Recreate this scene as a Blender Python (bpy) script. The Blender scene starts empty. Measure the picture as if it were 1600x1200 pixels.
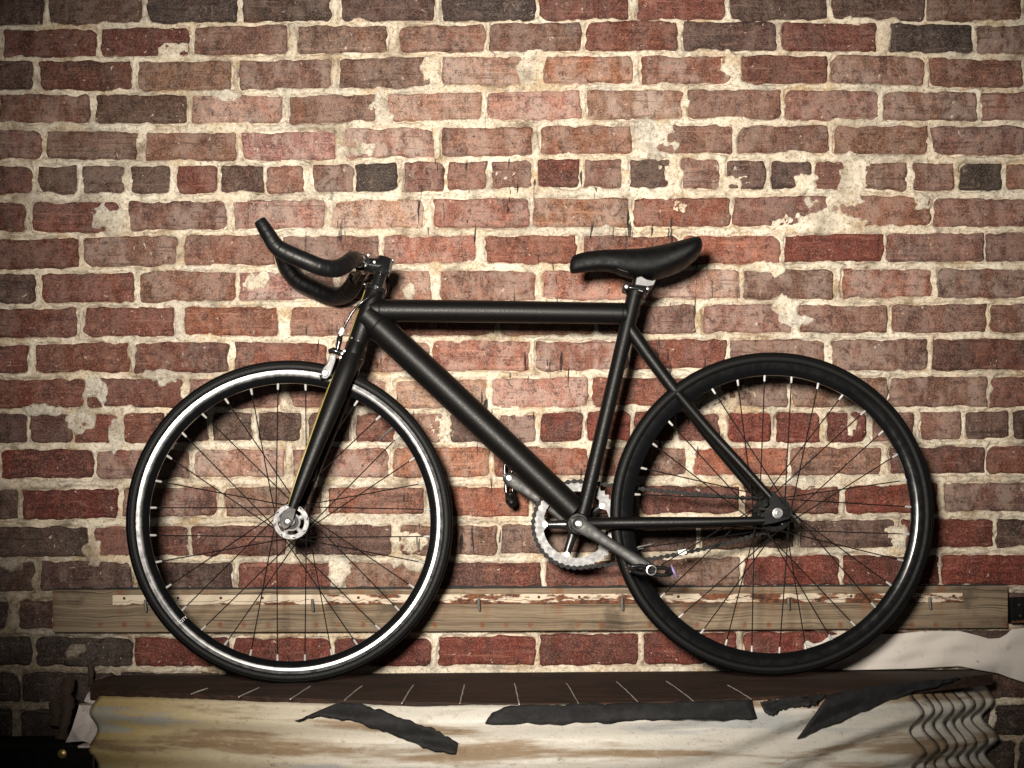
import bpy, bmesh, math, random
import numpy as np
from mathutils import Vector, Matrix

# ------------------------------------------------------------------ camera, light, exposure
F = 2336.0            # focal length in pixels of the 1600 px wide photograph
D = 3.2               # camera to wall (wall face is y = 0)
PX, PY = 800.0, 880.0 # where the lens axis meets the picture (vertical shift lens)
CZ = 1.25             # lens height

scene = bpy.context.scene
cam_d = bpy.data.cameras.new('camera')
cam_d.sensor_width = 36.0
cam_d.lens = F / 1600.0 * 36.0
cam_d.shift_y = (PY - 600.0) / 1600.0
cam_d.clip_start = 0.05
cam_d.clip_end = 60.0
cam = bpy.data.objects.new('camera', cam_d)
scene.collection.objects.link(cam)
cam.location = (0, -D, CZ)
cam.rotation_euler = (math.radians(90), 0, 0)
scene.camera = cam

world = bpy.data.worlds.new('World')
scene.world = world
world.use_nodes = True
bg = world.node_tree.nodes['Background']
bg.inputs[0].default_value = (1.0, 0.95, 0.88, 1)
bg.inputs[1].default_value = 0.03

lamp_d = bpy.data.lights.new('flood_lamp', 'SPOT')
lamp_d.energy = 960.0
lamp_d.color = (1.0, 0.93, 0.83)
lamp_d.spot_size = math.radians(50.0)
lamp_d.spot_blend = 1.0
lamp_d.shadow_soft_size = 0.19
lamp = bpy.data.objects.new('flood_lamp', lamp_d)
scene.collection.objects.link(lamp)
lamp.location = (-0.37, -3.3, CZ + 0.41)
_aim = Vector((0.06, 0.0, CZ + 0.56))
lamp.rotation_euler = (_aim - lamp.location).to_track_quat('-Z', 'Y').to_euler()

scene.cycles.max_bounces = 4
scene.cycles.diffuse_bounces = 2
scene.cycles.glossy_bounces = 3
scene.cycles.caustics_reflective = False
scene.cycles.caustics_refractive = False
vs = scene.view_settings
vs.view_transform = 'Standard'
vs.look = 'None'
vs.gamma = 1.0
vs.exposure = 0.0
vs.use_curve_mapping = False

# ------------------------------------------------------------------ helpers
rng = np.random.default_rng(7)
random.seed(11)
COL = scene.collection
WLOC = {}

def U(px, py, y=0.0):
    d = D + y
    return Vector(((px - PX) * d / F, y, CZ - (py - PY) * d / F))

def link(name, data, parent=None, origin=(0, 0, 0)):
    o = bpy.data.objects.new(name, data)
    COL.objects.link(o)
    origin = Vector(origin)
    WLOC[o.name] = origin
    if parent is not None:
        o.parent = parent
        o.location = origin - WLOC[parent.name]
    else:
        o.location = origin
    return o

def empty(name, origin, parent=None):
    o = link(name, None, parent, origin)
    o.empty_display_size = 0.05
    return o

def tag(o, label=None, cat=None, group=None, kind=None):
    if label: o['label'] = label
    if cat: o['category'] = cat
    if group: o['group'] = group
    if kind: o['kind'] = kind
    return o

class MB:
    """collects vertices and faces in world space"""
    def __init__(self):
        self.v = []; self.f = []; self.m = []
    def add(self, verts, faces, mi=0):
        b = len(self.v)
        self.v += [tuple(p) for p in verts]
        self.f += [tuple(i + b for i in q) for q in faces]
        self.m += [mi] * len(faces)
    def tube(self, pts, radii, seg=20, mi=0, caps=True, flat=1.0):
        pts = [Vector(p) for p in pts]
        n = len(pts)
        if not hasattr(radii, '__len__'): radii = [radii] * n
        T = []
        for i in range(n):
            a = pts[max(i - 1, 0)]; b = pts[min(i + 1, n - 1)]
            T.append((b - a).normalized())
        up = Vector((0, -1, 0)) if abs(T[0].y) < 0.9 else Vector((0, 0, 1))
        nrm = (up - T[0] * up.dot(T[0])).normalized()
        V = []
        for i in range(n):
            if i:
                nrm = (nrm - T[i] * nrm.dot(T[i]))
                nrm.normalize()
            bi = T[i].cross(nrm)
            for k in range(seg):
                a = 2 * math.pi * k / seg
                V.append(pts[i] + (nrm * math.cos(a) * flat + bi * math.sin(a)) * radii[i])
        Fc = []
        for i in range(n - 1):
            for k in range(seg):
                k2 = (k + 1) % seg
                Fc.append((i*seg + k, i*seg + k2, (i+1)*seg + k2, (i+1)*seg + k))
        if caps:
            Fc.append(tuple(range(seg - 1, -1, -1)))
            Fc.append(tuple((n-1)*seg + k for k in range(seg)))
        self.add(V, Fc, mi)
    def lathe(self, c, prof, seg=96, mi=0, closed=True, axis='y'):
        """prof: list of (radius, offset along the axis)"""
        c = Vector(c); n = len(prof); V = []
        for k in range(seg):
            a = 2 * math.pi * k / seg
            ca, sa = math.cos(a), math.sin(a)
            for r, h in prof:
                V.append(c + Vector((r*ca, h, r*sa)))
        Fc = []
        m = n if closed else n - 1
        for k in range(seg):
            k2 = (k + 1) % seg
            for i in range(m):
                j = (i + 1) % n
                Fc.append((k*n + i, k*n + j, k2*n + j, k2*n + i))
        self.add(V, Fc, mi)
    def prism(self, poly, y0, y1, mi=0):
        """poly: world (x, z) list, extruded between y0 and y1"""
        n = len(poly)
        V = [(p[0], y0, p[1]) for p in poly] + [(p[0], y1, p[1]) for p in poly]
        Fc = [tuple(range(n)), tuple(range(2*n - 1, n - 1, -1))]
        for i in range(n):
            j = (i + 1) % n
            Fc.append((i, i + n, j + n, j))
        self.add(V, Fc, mi)
    def box(self, c, h, rot=None, mi=0):
        c = Vector(c); V = []
        for sx in (-1, 1):
            for sy in (-1, 1):
                for sz in (-1, 1):
                    p = Vector((sx*h[0], sy*h[1], sz*h[2]))
                    if rot is not None: p = rot @ p
                    V.append(c + p)
        self.add(V, [(0,1,3,2),(4,6,7,5),(0,4,5,1),(2,3,7,6),(0,2,6,4),(1,5,7,3)], mi)
    def build(self, name, mats, parent=None, origin=None, smooth=True, bevel=0.0, angle=35, bseg=2):
        me = bpy.data.meshes.new(name)
        if origin is None:
            a = np.array(self.v); origin = Vector(((a[:,0].min()+a[:,0].max())/2, (a[:,1].min()+a[:,1].max())/2, a[:,2].min()))
        origin = Vector(origin)
        me.from_pydata([(p[0]-origin.x, p[1]-origin.y, p[2]-origin.z) for p in self.v], [], self.f)
        if not isinstance(mats, (list, tuple)): mats = [mats]
        for m in mats: me.materials.append(m)
        if len(mats) > 1: me.polygons.foreach_set('material_index', self.m)
        bm = bmesh.new(); bm.from_mesh(me)
        bmesh.ops.recalc_face_normals(bm, faces=bm.faces)
        if bevel > 0:
            ed = [e for e in bm.edges if len(e.link_faces) == 2 and e.calc_face_angle(0) > math.radians(30)]
            bmesh.ops.bevel(bm, geom=ed, offset=bevel, segments=bseg, affect='EDGES', profile=0.6)
        bm.to_mesh(me); bm.free()
        if smooth:
            me.polygons.foreach_set('use_smooth', [True] * len(me.polygons))
            me.set_sharp_from_angle(angle=math.radians(angle))
        me.update()
        return link(name, me, parent, origin)

def spline(pts, per=6):
    """Catmull-Rom through tuples of any length"""
    P = [np.array(p, float) for p in pts]
    P = [2*P[0] - P[1]] + P + [2*P[-1] - P[-2]]
    out = []
    for i in range(1, len(P) - 2):
        for k in range(per):
            t = k / per
            a, b, c, d = P[i-1], P[i], P[i+1], P[i+2]
            out.append(0.5*((2*b) + (c-a)*t + (2*a-5*b+4*c-d)*t*t + (-a+3*b-3*c+d)*t**3))
    out.append(P[-2])
    return out

def lattice(shape_x, shape_y, xs, ys, lam, seed):
    """value noise in -1..1 sampled at xs, ys (arrays) with cell size lam"""
    r = np.random.default_rng(seed)
    L = r.uniform(-1, 1, (256, 256))
    u = xs / lam + 1000.3; v = ys / lam + 1000.7
    iu = np.floor(u).astype(int); iv = np.floor(v).astype(int)
    fu = u - iu; fv = v - iv
    fu = fu*fu*(3-2*fu); fv = fv*fv*(3-2*fv)
    a = L[iu % 256, iv % 256]; b = L[(iu+1) % 256, iv % 256]
    c = L[iu % 256, (iv+1) % 256]; d = L[(iu+1) % 256, (iv+1) % 256]
    return (a*(1-fu)+b*fu)*(1-fv) + (c*(1-fu)+d*fu)*fv
def vn(xs, ys, lam, seed): return lattice(0, 0, np.asarray(xs, float), np.asarray(ys, float), lam, seed)
def sstep(a, b, x):
    t = np.clip((x - a) / (b - a), 0, 1)
    return t*t*(3-2*t)

# ------------------------------------------------------------------ materials
class NT:
    def __init__(self, name):
        self.mat = bpy.data.materials.new(name); self.mat.use_nodes = True
        self.t = self.mat.node_tree; self.b = self.t.nodes['Principled BSDF']
    def n(self, typ, **kw):
        nd = self.t.nodes.new(typ)
        for k, v in kw.items():
            if k.startswith('i_'):
                key = k[2:]; key = int(key) if key.isdigit() else key
                nd.inputs[key].default_value = v
            else: setattr(nd, k, v)
        return nd
    def l(self, a, b): self.t.links.new(a, b)
    def noise(self, vec, scale, detail=4, rough=0.6, dist=0.0):
        nd = self.n('ShaderNodeTexNoise'); nd.inputs['Scale'].default_value = scale
        nd.inputs['Detail'].default_value = detail; nd.inputs['Roughness'].default_value = rough
        nd.inputs['Distortion'].default_value = dist
        if vec is not None: self.l(vec, nd.inputs['Vector'])
        return nd.outputs['Fac']
    def mapping(self, vec, scale=(1,1,1), loc=(0,0,0)):
        nd = self.n('ShaderNodeMapping'); nd.inputs['Scale'].default_value = scale; nd.inputs['Location'].default_value = loc
        self.l(vec, nd.inputs['Vector']); return nd.outputs[0]
    def ramp(self, fac, a, b, lo=0.0, hi=1.0):
        nd = self.n('ShaderNodeMapRange', interpolation_type='SMOOTHSTEP')
        nd.inputs['From Min'].default_value = a; nd.inputs['From Max'].default_value = b
        nd.inputs['To Min'].default_value = lo; nd.inputs['To Max'].default_value = hi
        self.l(fac, nd.inputs['Value']); return nd.outputs[0]
    def math(self, op, a, b=None):
        nd = self.n('ShaderNodeMath', operation=op)
        for i, x in enumerate((a, b)):
            if x is None: continue
            if isinstance(x, (int, float)): nd.inputs[i].default_value = x
            else: self.l(x, nd.inputs[i])
        return nd.outputs[0]
    def mix(self, fac, a, b, blend='MIX'):
        nd = self.n('ShaderNodeMix', data_type='RGBA', blend_type=blend)
        for s, x in ((0, fac), (6, a), (7, b)):
            if isinstance(x, (int, float)): nd.inputs[s].default_value = x
            elif isinstance(x, (tuple, list)): nd.inputs[s].default_value = (*x, 1) if len(x) == 3 else x
            else: self.l(x, nd.inputs[s])
        return nd.outputs[2]
    def bump(self, h, strength=0.5, dist=0.001):
        nd = self.n('ShaderNodeBump'); nd.inputs['Strength'].default_value = strength
        nd.inputs['Distance'].default_value = dist
        self.l(h, nd.inputs['Height']); self.l(nd.outputs[0], self.b.inputs['Normal'])
    def set(self, **kw):
        for k, v in kw.items():
            k = k.replace('_', ' ')
            if isinstance(v, (int, float, tuple)):
                self.b.inputs[k].default_value = (*v, 1) if isinstance(v, tuple) and len(v) == 3 else v
            else: self.l(v, self.b.inputs[k])
        return self

def srgb(r, g, b):
    f = lambda c: (c/255/12.92) if c/255 <= 0.04045 else ((c/255 + 0.055)/1.055)**2.4
    return (f(r), f(g), f(b))

def drip_mask(m, pos):
    """black paint drips: short vertical dashes, in loose clusters around the middle of the wall"""
    s = m.mapping(pos, (78, 1, 11))
    a = m.ramp(m.noise(s, 1.0, 2, 0.5), 0.638, 0.652)
    reg = m.n('ShaderNodeVectorMath', operation='DISTANCE'); m.l(m.mapping(pos, (1, 0, 1)), reg.inputs[0])
    reg.inputs[1].default_value = (0.0, 0, CZ + 0.45)
    r = m.ramp(reg.outputs['Value'], 0.60, 0.40)
    c = m.ramp(m.noise(m.mapping(pos, (7, 1, 9), (3, 0, 1)), 1.0, 2), 0.42, 0.55)
    return m.math('MULTIPLY', m.math('MULTIPLY', a, r), c)

def brick_material():
    m = NT('brick_clay')
    tc = m.n('ShaderNodeTexCoord'); oi = m.n('ShaderNodeObjectInfo'); geo = m.n('ShaderNodeNewGeometry')
    off = m.n('ShaderNodeVectorMath', operation='MULTIPLY_ADD')
    m.l(oi.outputs['Random'], off.inputs[0]); off.inputs[1].default_value = (91, 57, 73)
    m.l(tc.outputs['Object'], off.inputs[2])
    v = off.outputs[0]
    n1 = m.noise(v, 16, 3, 0.65, 0.4)
    n2 = m.noise(v, 60, 3, 0.75)
    n3 = m.noise(v, 330, 2, 0.6)
    st = m.noise(m.mapping(v, (34, 20, 7)), 1.0, 3, 0.6, 0.3)
    base = oi.outputs['Color']
    dark = m.mix(1.0, base, (0.36, 0.33, 0.33), 'MULTIPLY')
    red = m.mix(1.0, base, (1.08, 0.80, 0.70), 'MULTIPLY')
    pale = m.mix(0.30, m.mix(1.0, base, (2.3, 2.25, 2.2), 'MULTIPLY'), (0.42, 0.32, 0.26))
    c = m.mix(m.ramp(n1, 0.5, 0.66, 0, 0.75), base, red)
    c = m.mix(m.ramp(m.noise(v, 12, 4, 0.75), 0.52, 0.64, 0, 0.8), c, dark)
    soot = m.math('MULTIPLY', m.ramp(m.noise(m.mapping(v, (1, 1, 0.6), (9, 2, 4)), 9, 3, 0.7), 0.50, 0.60), m.ramp(m.math('FRACT', m.math('MULTIPLY', oi.outputs['Random'], 7.31)), 0.62, 0.72))
    c = m.mix(m.math('MULTIPLY', soot, 0.65), c, (0.024, 0.018, 0.016))
    c = m.mix(m.math('MULTIPLY', m.ramp(st, 0.50, 0.66), 0.6), c, dark)
    # bloom of lime and dust plus painted-in paleness of the lit centre, amount carried by the brick
    bl = m.math('MULTIPLY', m.ramp(m.noise(m.mapping(v, (24, 20, 13), (5, 5, 5)), 1.0, 3, 0.75), 0.38, 0.62), oi.outputs['Alpha'])
    c = m.mix(m.math('MULTIPLY', bl, 0.72), c, (0.40, 0.32, 0.275))
    c = m.mix(m.ramp(n2, 0.54, 0.70, 0, 0.55), c, pale)
    c = m.mix(m.ramp(n2, 0.48, 0.34, 0, 0.85), c, dark)
    c = m.mix(m.ramp(n3, 0.44, 0.68, 0, 0.45), c, pale)
    c = m.mix(m.ramp(n3, 0.47, 0.30, 0, 0.55), c, (0.022, 0.014, 0.012))  # pits darkened in the colour to stand in for weak relief shading
    # horizontal drag marks from the mould
    hz = m.noise(m.mapping(v, (9, 9, 130), (2, 7, 1)), 1.0, 3, 0.7)
    c = m.mix(m.ramp(hz, 0.57, 0.68, 0, 0.55), c, dark)
    c = m.mix(m.ramp(hz, 0.42, 0.30, 0, 0.45), c, pale)
    # lime specks and smears
    sp = m.ramp(m.noise(v, 75, 3, 0.75, 0.6), 0.66, 0.71)
    c = m.mix(m.math('MULTIPLY', sp, 0.65), c, (0.62, 0.52, 0.42))
    c = m.mix(m.math('MULTIPLY', drip_mask(m, geo.outputs['Position']), 0.93), c, (0.012, 0.011, 0.011))
    m.set(Base_Color=c, Roughness=m.ramp(n2, 0.3, 0.7, 0.72, 0.93), Specular_IOR_Level=0.28)
    h = m.math('ADD', m.math('MULTIPLY', n2, 1.5), m.math('MULTIPLY', n3, 0.55))
    m.bump(h, 0.8, 0.0018)
    return m.mat

def mortar_material():
    m = NT('lime_mortar')
    geo = m.n('ShaderNodeNewGeometry'); p = geo.outputs['Position']
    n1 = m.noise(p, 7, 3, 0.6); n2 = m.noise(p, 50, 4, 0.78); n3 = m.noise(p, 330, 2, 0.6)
    at = m.n('ShaderNodeAttribute', attribute_name='cement')
    ag = m.n('ShaderNodeAttribute', attribute_name='dark_mottle')
    c = m.mix(m.ramp(n1, 0.35, 0.65), (0.60, 0.50, 0.37), (0.68, 0.615, 0.50))
    c = m.mix(m.ramp(m.noise(m.mapping(p, (9, 9, 16)), 1.0, 5, 0.65), 0.50, 0.66, 0, 0.75), c, (0.44, 0.30, 0.155))
    c = m.mix(m.ramp(m.noise(p, 17, 4, 0.75), 0.55, 0.68, 0, 0.5), c, (0.42, 0.39, 0.33))
    c = m.mix(m.math('MULTIPLY', at.outputs['Fac'], 0.85), c, (0.43, 0.40, 0.345))
    c = m.mix(m.ramp(n2, 0.47, 0.30, 0, 0.7), c, (0.24, 0.175, 0.11))  # dirt in the pits, deepened to paint in the shade of the relief
    c = m.mix(m.ramp(n2, 0.55, 0.70, 0, 0.6), c, (0.80, 0.75, 0.65))
    n4 = m.noise(p, 135, 3, 0.8)
    c = m.mix(m.ramp(n4, 0.47, 0.34, 0, 0.75), c, (0.22, 0.155, 0.095))
    c = m.mix(m.ramp(n4, 0.55, 0.66, 0, 0.5), c, (0.84, 0.79, 0.69))
    c = m.mix(m.ramp(n3, 0.42, 0.26, 0, 0.9), c, (0.13, 0.09, 0.06))
    c = m.mix(m.math('MULTIPLY', ag.outputs['Fac'], m.ramp(n2, 0.25, 0.6, 1.0, 0.55)), c, (0.10, 0.065, 0.042))
    c = m.mix(m.math('MULTIPLY', drip_mask(m, p), 0.9), c, (0.012, 0.011, 0.011))
    m.set(Base_Color=c, Roughness=0.93, Specular_IOR_Level=0.2)
    h = m.math('ADD', m.math('MULTIPLY', n2, 1.6), m.math('MULTIPLY', n3, 0.8))
    m.bump(h, 0.9, 0.0018)
    return m.mat

def paint(name, col, rough=0.4, metal=0.0, bump=0.0, scale=600, spec=0.5, coat=0.0, var=0.25, vscale=30):
    m = NT(name)
    tc = m.n('ShaderNodeTexCoord')
    v = tc.outputs['Object']
    n = m.noise(v, vscale, 5, 0.65)
    d = tuple(c*(1-var) for c in col); e = tuple(min(1, c*(1+var)) for c in col)
    m.set(Base_Color=m.mix(m.ramp(n, 0.3, 0.7), d, e), Metallic=metal, Specular_IOR_Level=spec, Coat_Weight=coat,
          Roughness=m.ramp(m.noise(v, vscale*2.3, 4), 0.3, 0.7, max(0.02, rough*0.85), min(1, rough*1.18)))
    if bump > 0: m.bump(m.noise(v, scale, 3), bump, 0.0006)
    return m.mat

M = {}
M['brick'] = brick_material()
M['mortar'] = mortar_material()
M['frame'] = paint('matt_black_paint', (0.0034, 0.0031, 0.0029), 0.44, bump=0.15, scale=1300, spec=0.22, var=0.08, vscale=140)
M['gloss'] = paint('gloss_black_anodising', (0.010, 0.010, 0.010), 0.16, spec=0.6)
M['tape'] = paint('black_bar_tape', (0.0045, 0.0045, 0.0048), 0.42, bump=0.4, scale=500, spec=0.32)
M['rubber'] = paint('tyre_rubber', (0.0026, 0.0025, 0.0024), 0.5, bump=0.3, scale=700, spec=0.13, vscale=200, var=0.15)
M['rimblack'] = paint('black_rim', (0.004, 0.004, 0.0045), 0.18, spec=0.45, var=0.1)
M['track'] = paint('machined_aluminium', (0.10, 0.098, 0.10), 0.19, metal=1.0, var=0.02)
M['chrome'] = paint('polished_steel', (0.38, 0.375, 0.375), 0.30, metal=1.0, var=0.06)
M['alu'] = paint('satin_aluminium', (0.20, 0.197, 0.197), 0.55, metal=0.45, var=0.14, vscale=40)
M['grey_alu'] = paint('dark_anodised_aluminium', (0.035, 0.034, 0.033), 0.5, metal=0.5, var=0.2)
M['spoke'] = paint('black_spoke', (0.02, 0.019, 0.018), 0.3, metal=0.6)
M['chain'] = paint('oily_chain_steel', (0.010, 0.009, 0.008), 0.6, metal=0.0, var=0.5, vscale=120, spec=0.2)
M['saddle'] = paint('saddle_cover', (0.0030, 0.0030, 0.0030), 0.55, bump=0.3, scale=900, spec=0.18)
M['olive'] = paint('olive_bronze_paint', (0.26, 0.205, 0.055), 0.45)
M['cap'] = paint('grey_bar_plug', (0.20, 0.175, 0.15), 0.5)
M['violet'] = paint('violet_anodising', (0.36, 0.30, 0.55), 0.3, metal=0.7)
M['nipple'] = paint('plated_brass_nipple', (0.50, 0.49, 0.47), 0.45, metal=0.35, var=0.05)
M['white_tape'] = paint('white_plastic', (0.75, 0.74, 0.72), 0.5)

# ------------------------------------------------------------------ brick wall
# each course: control points (x, top, bottom) in photograph pixels; brick extents; a colour letter per brick, with the pale lit centre and dim, dirty top painted in
COURSES = [
 ([(-300,-71,-26),(800,-75,-30),(1900,-72,-27)],
  [(-160,-15),(-4,138),(149,290),(300,442),(453,596),(607,750),(761,905),(916,1060),(1070,1212),(1223,1366),(1377,1520),(1530,1674)], 'dddddkrrddmd'),
 ([(-300,-10,37),(100,-11,35),(450,-13,30),(700,-15,29),(1080,-17,27),(1600,-13,30),(1900,-13,30)],
  [(-80,65),(78,221),(231,369),(378,516),(533,677),(692,834),(844,982),(998,1133),(1144,1290),(1301,1444),(1451,1594),(1604,1750)], 'ddkddkrrddmd'),
 ([(-300,47,89),(80,46,87),(450,39.5,81),(600,40,79),(1060,33,76),(1300,35,77),(1560,40,81),(1900,41,82)],
  [(-140,-6),(5,148),(158,294),(305,449),(465,604),(626,757),(765,908),(916,1057),(1068,1212),(1224,1369),(1392,1519),(1529,1672)], 'drrmmmmrdrkm'),
 ([(-300,95,138),(30,95,137),(280,96,139),(450,94,135),(600,90,135),(750,89,130),(920,88,127),(1220,87,128),(1370,86,128),(1530,93,134),(1900,94,135)],
  [(-90,49),(62,203),(215,359),(375,515),(531,673),(692,813),(849,988),(1003,1141),(1160,1291),(1300,1444),(1454,1597),(1606,1750)], 'drmmmpssrmmm'),
 ([(-300,148,190),(70,148,189),(450,150,191),(600,147,187),(830,142,184),(980,140,183),(1150,140,183),(1300,141,185),(1450,144,185),(1900,145,186)],
  [(-145,-8),(0,137),(151,290),(300,440),(452,586),(606,751),(763,906),(920,1066),(1076,1219),(1228,1371),(1383,1526),(1536,1680)], 'mmdpmpppmmmm'),
 ([(-300,203,244),(30,204,245),(300,207,248),(450,207,248),(600,201,243),(760,199,240),(915,196,238),(1090,196,236),(1380,197,238),(1530,197,240),(1900,198,241)],
  [(-80,62),(72,213),(227,367),(378,522),(540,676),(691,831),(845,986),(1010,1143),(1156,1294),(1306,1448),(1458,1602),(1612,1755)], 'mmmppssmmmmm'),
 ([(-300,260,300),(100,260,301),(420,259,299),(600,255,297),(870,250,290),(1020,248,291),(1090,249,292),(1330,253,294),(1530,255,295),(1900,256,296)],
  [(-95,-32),(-20,47),(60,118),(130,191),(206,265),(277,338),(346,410),(416,474),(488,549),(557,619),(632,694),(699,759),(769,830),(841,903),(914,970),(986,1045),(1067,1122),(1138,1195),(1207,1268),(1276,1317),(1351,1415),(1429,1490),(1503,1566),(1576,1640),(1650,1713)],
  'drdddrdmmkmmmrmdmddrmmkmm'),
 ([(-300,318,360),(20,317,359),(120,317,361),(280,314,356),(600,313,354),(750,310,354),(900,310,352),(1100,310,351),(1220,307,351),(1380,306,352),(1530,311,351),(1900,312,352)],
  [(-110,35),(50,184),(203,350),(364,506),(521,661),(678,825),(835,981),(992,1140),(1149,1293),(1305,1453),(1462,1605),(1615,1760)], 'rrmppssSmsmm'),
 ([(-300,375,420),(50,374,418),(200,369,414),(340,368,411),(560,368,412),(675,370,410),(815,368,410),(1140,369,411),(1300,366,406),(1460,364,407),(1570,363,406),(1900,363,406)],
  [(-180,-36),(-25,120),(132,275),(288,428),(443,591),(600,743),(760,900),(914,1058),(1068,1217),(1228,1379),(1388,1536),(1543,1690)], 'rrmmmsSSSRmm'),
 ([(-300,429,473),(20,428,472),(135,427,471),(290,423,470),(440,427,466),(640,423,467),(900,424,467),(1110,422,465),(1230,421,465),(1530,421,463),(1900,420,463)],
  [(-90,51),(64,207),(219,366),(375,520),(533,672),(689,837),(850,990),(1003,1156),(1162,1301),(1319,1455),(1467,1605),(1616,1760)], 'drmppsspmsmm'),
 ([(-300,483,526),(50,482,526),(200,481,523),(355,480,523),(700,480,523),(1030,477,520),(1170,476,518),(1320,477,518),(1570,475,518),(1900,475,518)],
  [(-185,-42),(-30,118),(133,269),(289,431),(454,605),(618,773),(785,927),(938,1087),(1099,1238),(1252,1387),(1397,1541),(1551,1690)], 'rrrSmssmmmmm'),
 ([(-300,540,582),(20,540,582),(130,536,580),(290,535,580),(440,536,579),(750,533,578),(900,533,577),(1090,530,573),(1250,531,574),(1380,531,577),(1530,530,577),(1900,530,576)],
  [(-95,42),(56,201),(210,355),(366,508),(525,670),(678,826),(837,980),(987,1134),(1142,1289),(1300,1448),(1460,1606),(1617,1760)], 'rrrSsssrmmrm'),
 ([(-300,594,637),(60,593,636),(220,592,635),(680,595,636),(850,590,634),(990,590,633),(1200,591,635),(1460,589,634),(1900,589,634)],
  [(-170,-26),(-15,130),(139,285),(295,435),(454,601),(619,759),(769,917),(928,1072),(1082,1230),(1239,1386),(1392,1541),(1551,1690)], 'rrrmmppSmmmr'),
 ([(-300,647,690),(20,647,690),(150,647,691),(360,644,687),(580,646,689),(800,649,690),(880,645,689),(950,642,686),(1160,645,690),(1320,644,690),(1470,644,685),(1550,643,684),(1900,643,684)],
  [(-90,-30),(-20,40),(47,111),(120,181),(194,253),(260,324),(332,391),(405,469),(482,545),(557,614),(631,690),(705,766),(781,835),(847,909),(918,984),(993,1053),(1060,1123),(1140,1202),(1214,1280),(1293,1353),(1364,1428),(1441,1502),(1512,1577),(1587,1650),(1660,1722)],
  'ddrrrddddrsdmRRRrRRRmmddm'),
 ([(-300,703,747),(70,703,746),(220,705,747),(370,702,744),(560,701,745),(730,699,745),(870,700,742),(1160,700,741),(1310,700,741),(1480,698,739),(1900,696,738)],
  [(-140,-8),(2,142),(150,294),(304,444),(459,606),(616,764),(774,917),(930,1072),(1085,1229),(1239,1376),(1393,1538),(1546,1690)], 'rRmpssSsSmrr'),
 ([(-300,767,810),(10,767,810),(110,765,810),(270,762,806),(420,761,804),(600,762,801),(770,762,806),(1090,759,801),(1260,761,801),(1360,758,801),(1530,755,798),(1900,754,797)],
  [(-115,24),(36,182),(191,338),(351,500),(513,662),(674,826),(837,990),(1002,1155),(1165,1311),(1323,1465),(1478,1620),(1630,1770)], 'dRmmSSSrrRmm'),
 ([(-300,825,870),(70,824,869),(230,823,867),(400,822,867),(550,821,866),(750,822,867),(1000,818,860),(1330,813,854),(1500,812,854),(1900,811,853)],
  [(-160,-16),(-5,137),(147,294),(300,446),(460,610),(625,775),(785,935),(945,1087),(1097,1240),(1252,1398),(1410,1549),(1560,1700)], 'kdrrdmmdddRd'),
 ([(-300,881,925),(30,880,924),(130,877,919),(300,880,922),(440,880,922),(770,880,922),(940,878,921),(1110,873,917),(1250,869,914),(1360,869,913),(1530,868,912),(1900,868,912)],
  [(-90,52),(64,204),(217,361),(373,522),(538,680),(690,844),(854,1000),(1010,1156),(1163,1311),(1319,1468),(1474,1618),(1628,1770)], 'dddrmrrmRRRR'),
 ([(-300,940,982),(50,940,981),(800,937,980),(1500,928,970),(1900,927,970)],
  [(-140,9),(30,175),(190,335),(348,494),(508,656),(670,816),(830,978),(990,1136),(1150,1296),(1310,1462),(1476,1620),(1630,1775)], 'kddrrrRRRrdd'),
 ([(-300,996,1040),(20,995,1039),(135,997,1041),(240,998,1041),(640,998,1039),(760,995,1039),(920,992,1038),(1210,988,1035),(1900,984,1031)],
  [(-100,46),(56,203),(211,356),(367,513),(524,673),(685,835),(846,996),(1007,1150),(1165,1310),(1320,1465),(1475,1620),(1632,1778)], 'kkRRRRRRRRdd'),
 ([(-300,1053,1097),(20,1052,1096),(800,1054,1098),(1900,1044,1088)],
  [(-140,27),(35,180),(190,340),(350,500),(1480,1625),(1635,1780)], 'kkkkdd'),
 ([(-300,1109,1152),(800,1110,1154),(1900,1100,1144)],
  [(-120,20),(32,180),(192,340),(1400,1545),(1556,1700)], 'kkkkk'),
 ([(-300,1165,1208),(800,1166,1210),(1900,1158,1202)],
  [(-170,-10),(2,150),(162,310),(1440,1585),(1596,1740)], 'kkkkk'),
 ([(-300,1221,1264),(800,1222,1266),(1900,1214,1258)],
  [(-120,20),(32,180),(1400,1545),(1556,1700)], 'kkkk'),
]
BRICKCOL = {  # base colour as displayed, paleness of the lit centre painted in, share of pale bloom
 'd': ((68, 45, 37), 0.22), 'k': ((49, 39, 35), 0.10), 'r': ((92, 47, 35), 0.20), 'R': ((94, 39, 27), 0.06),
 'm': ((104, 71, 58), 0.5), 'p': ((138, 102, 87), 1.0), 's': ((126, 82, 64), 0.75), 'S': ((118, 65, 46), 0.3)}
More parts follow.
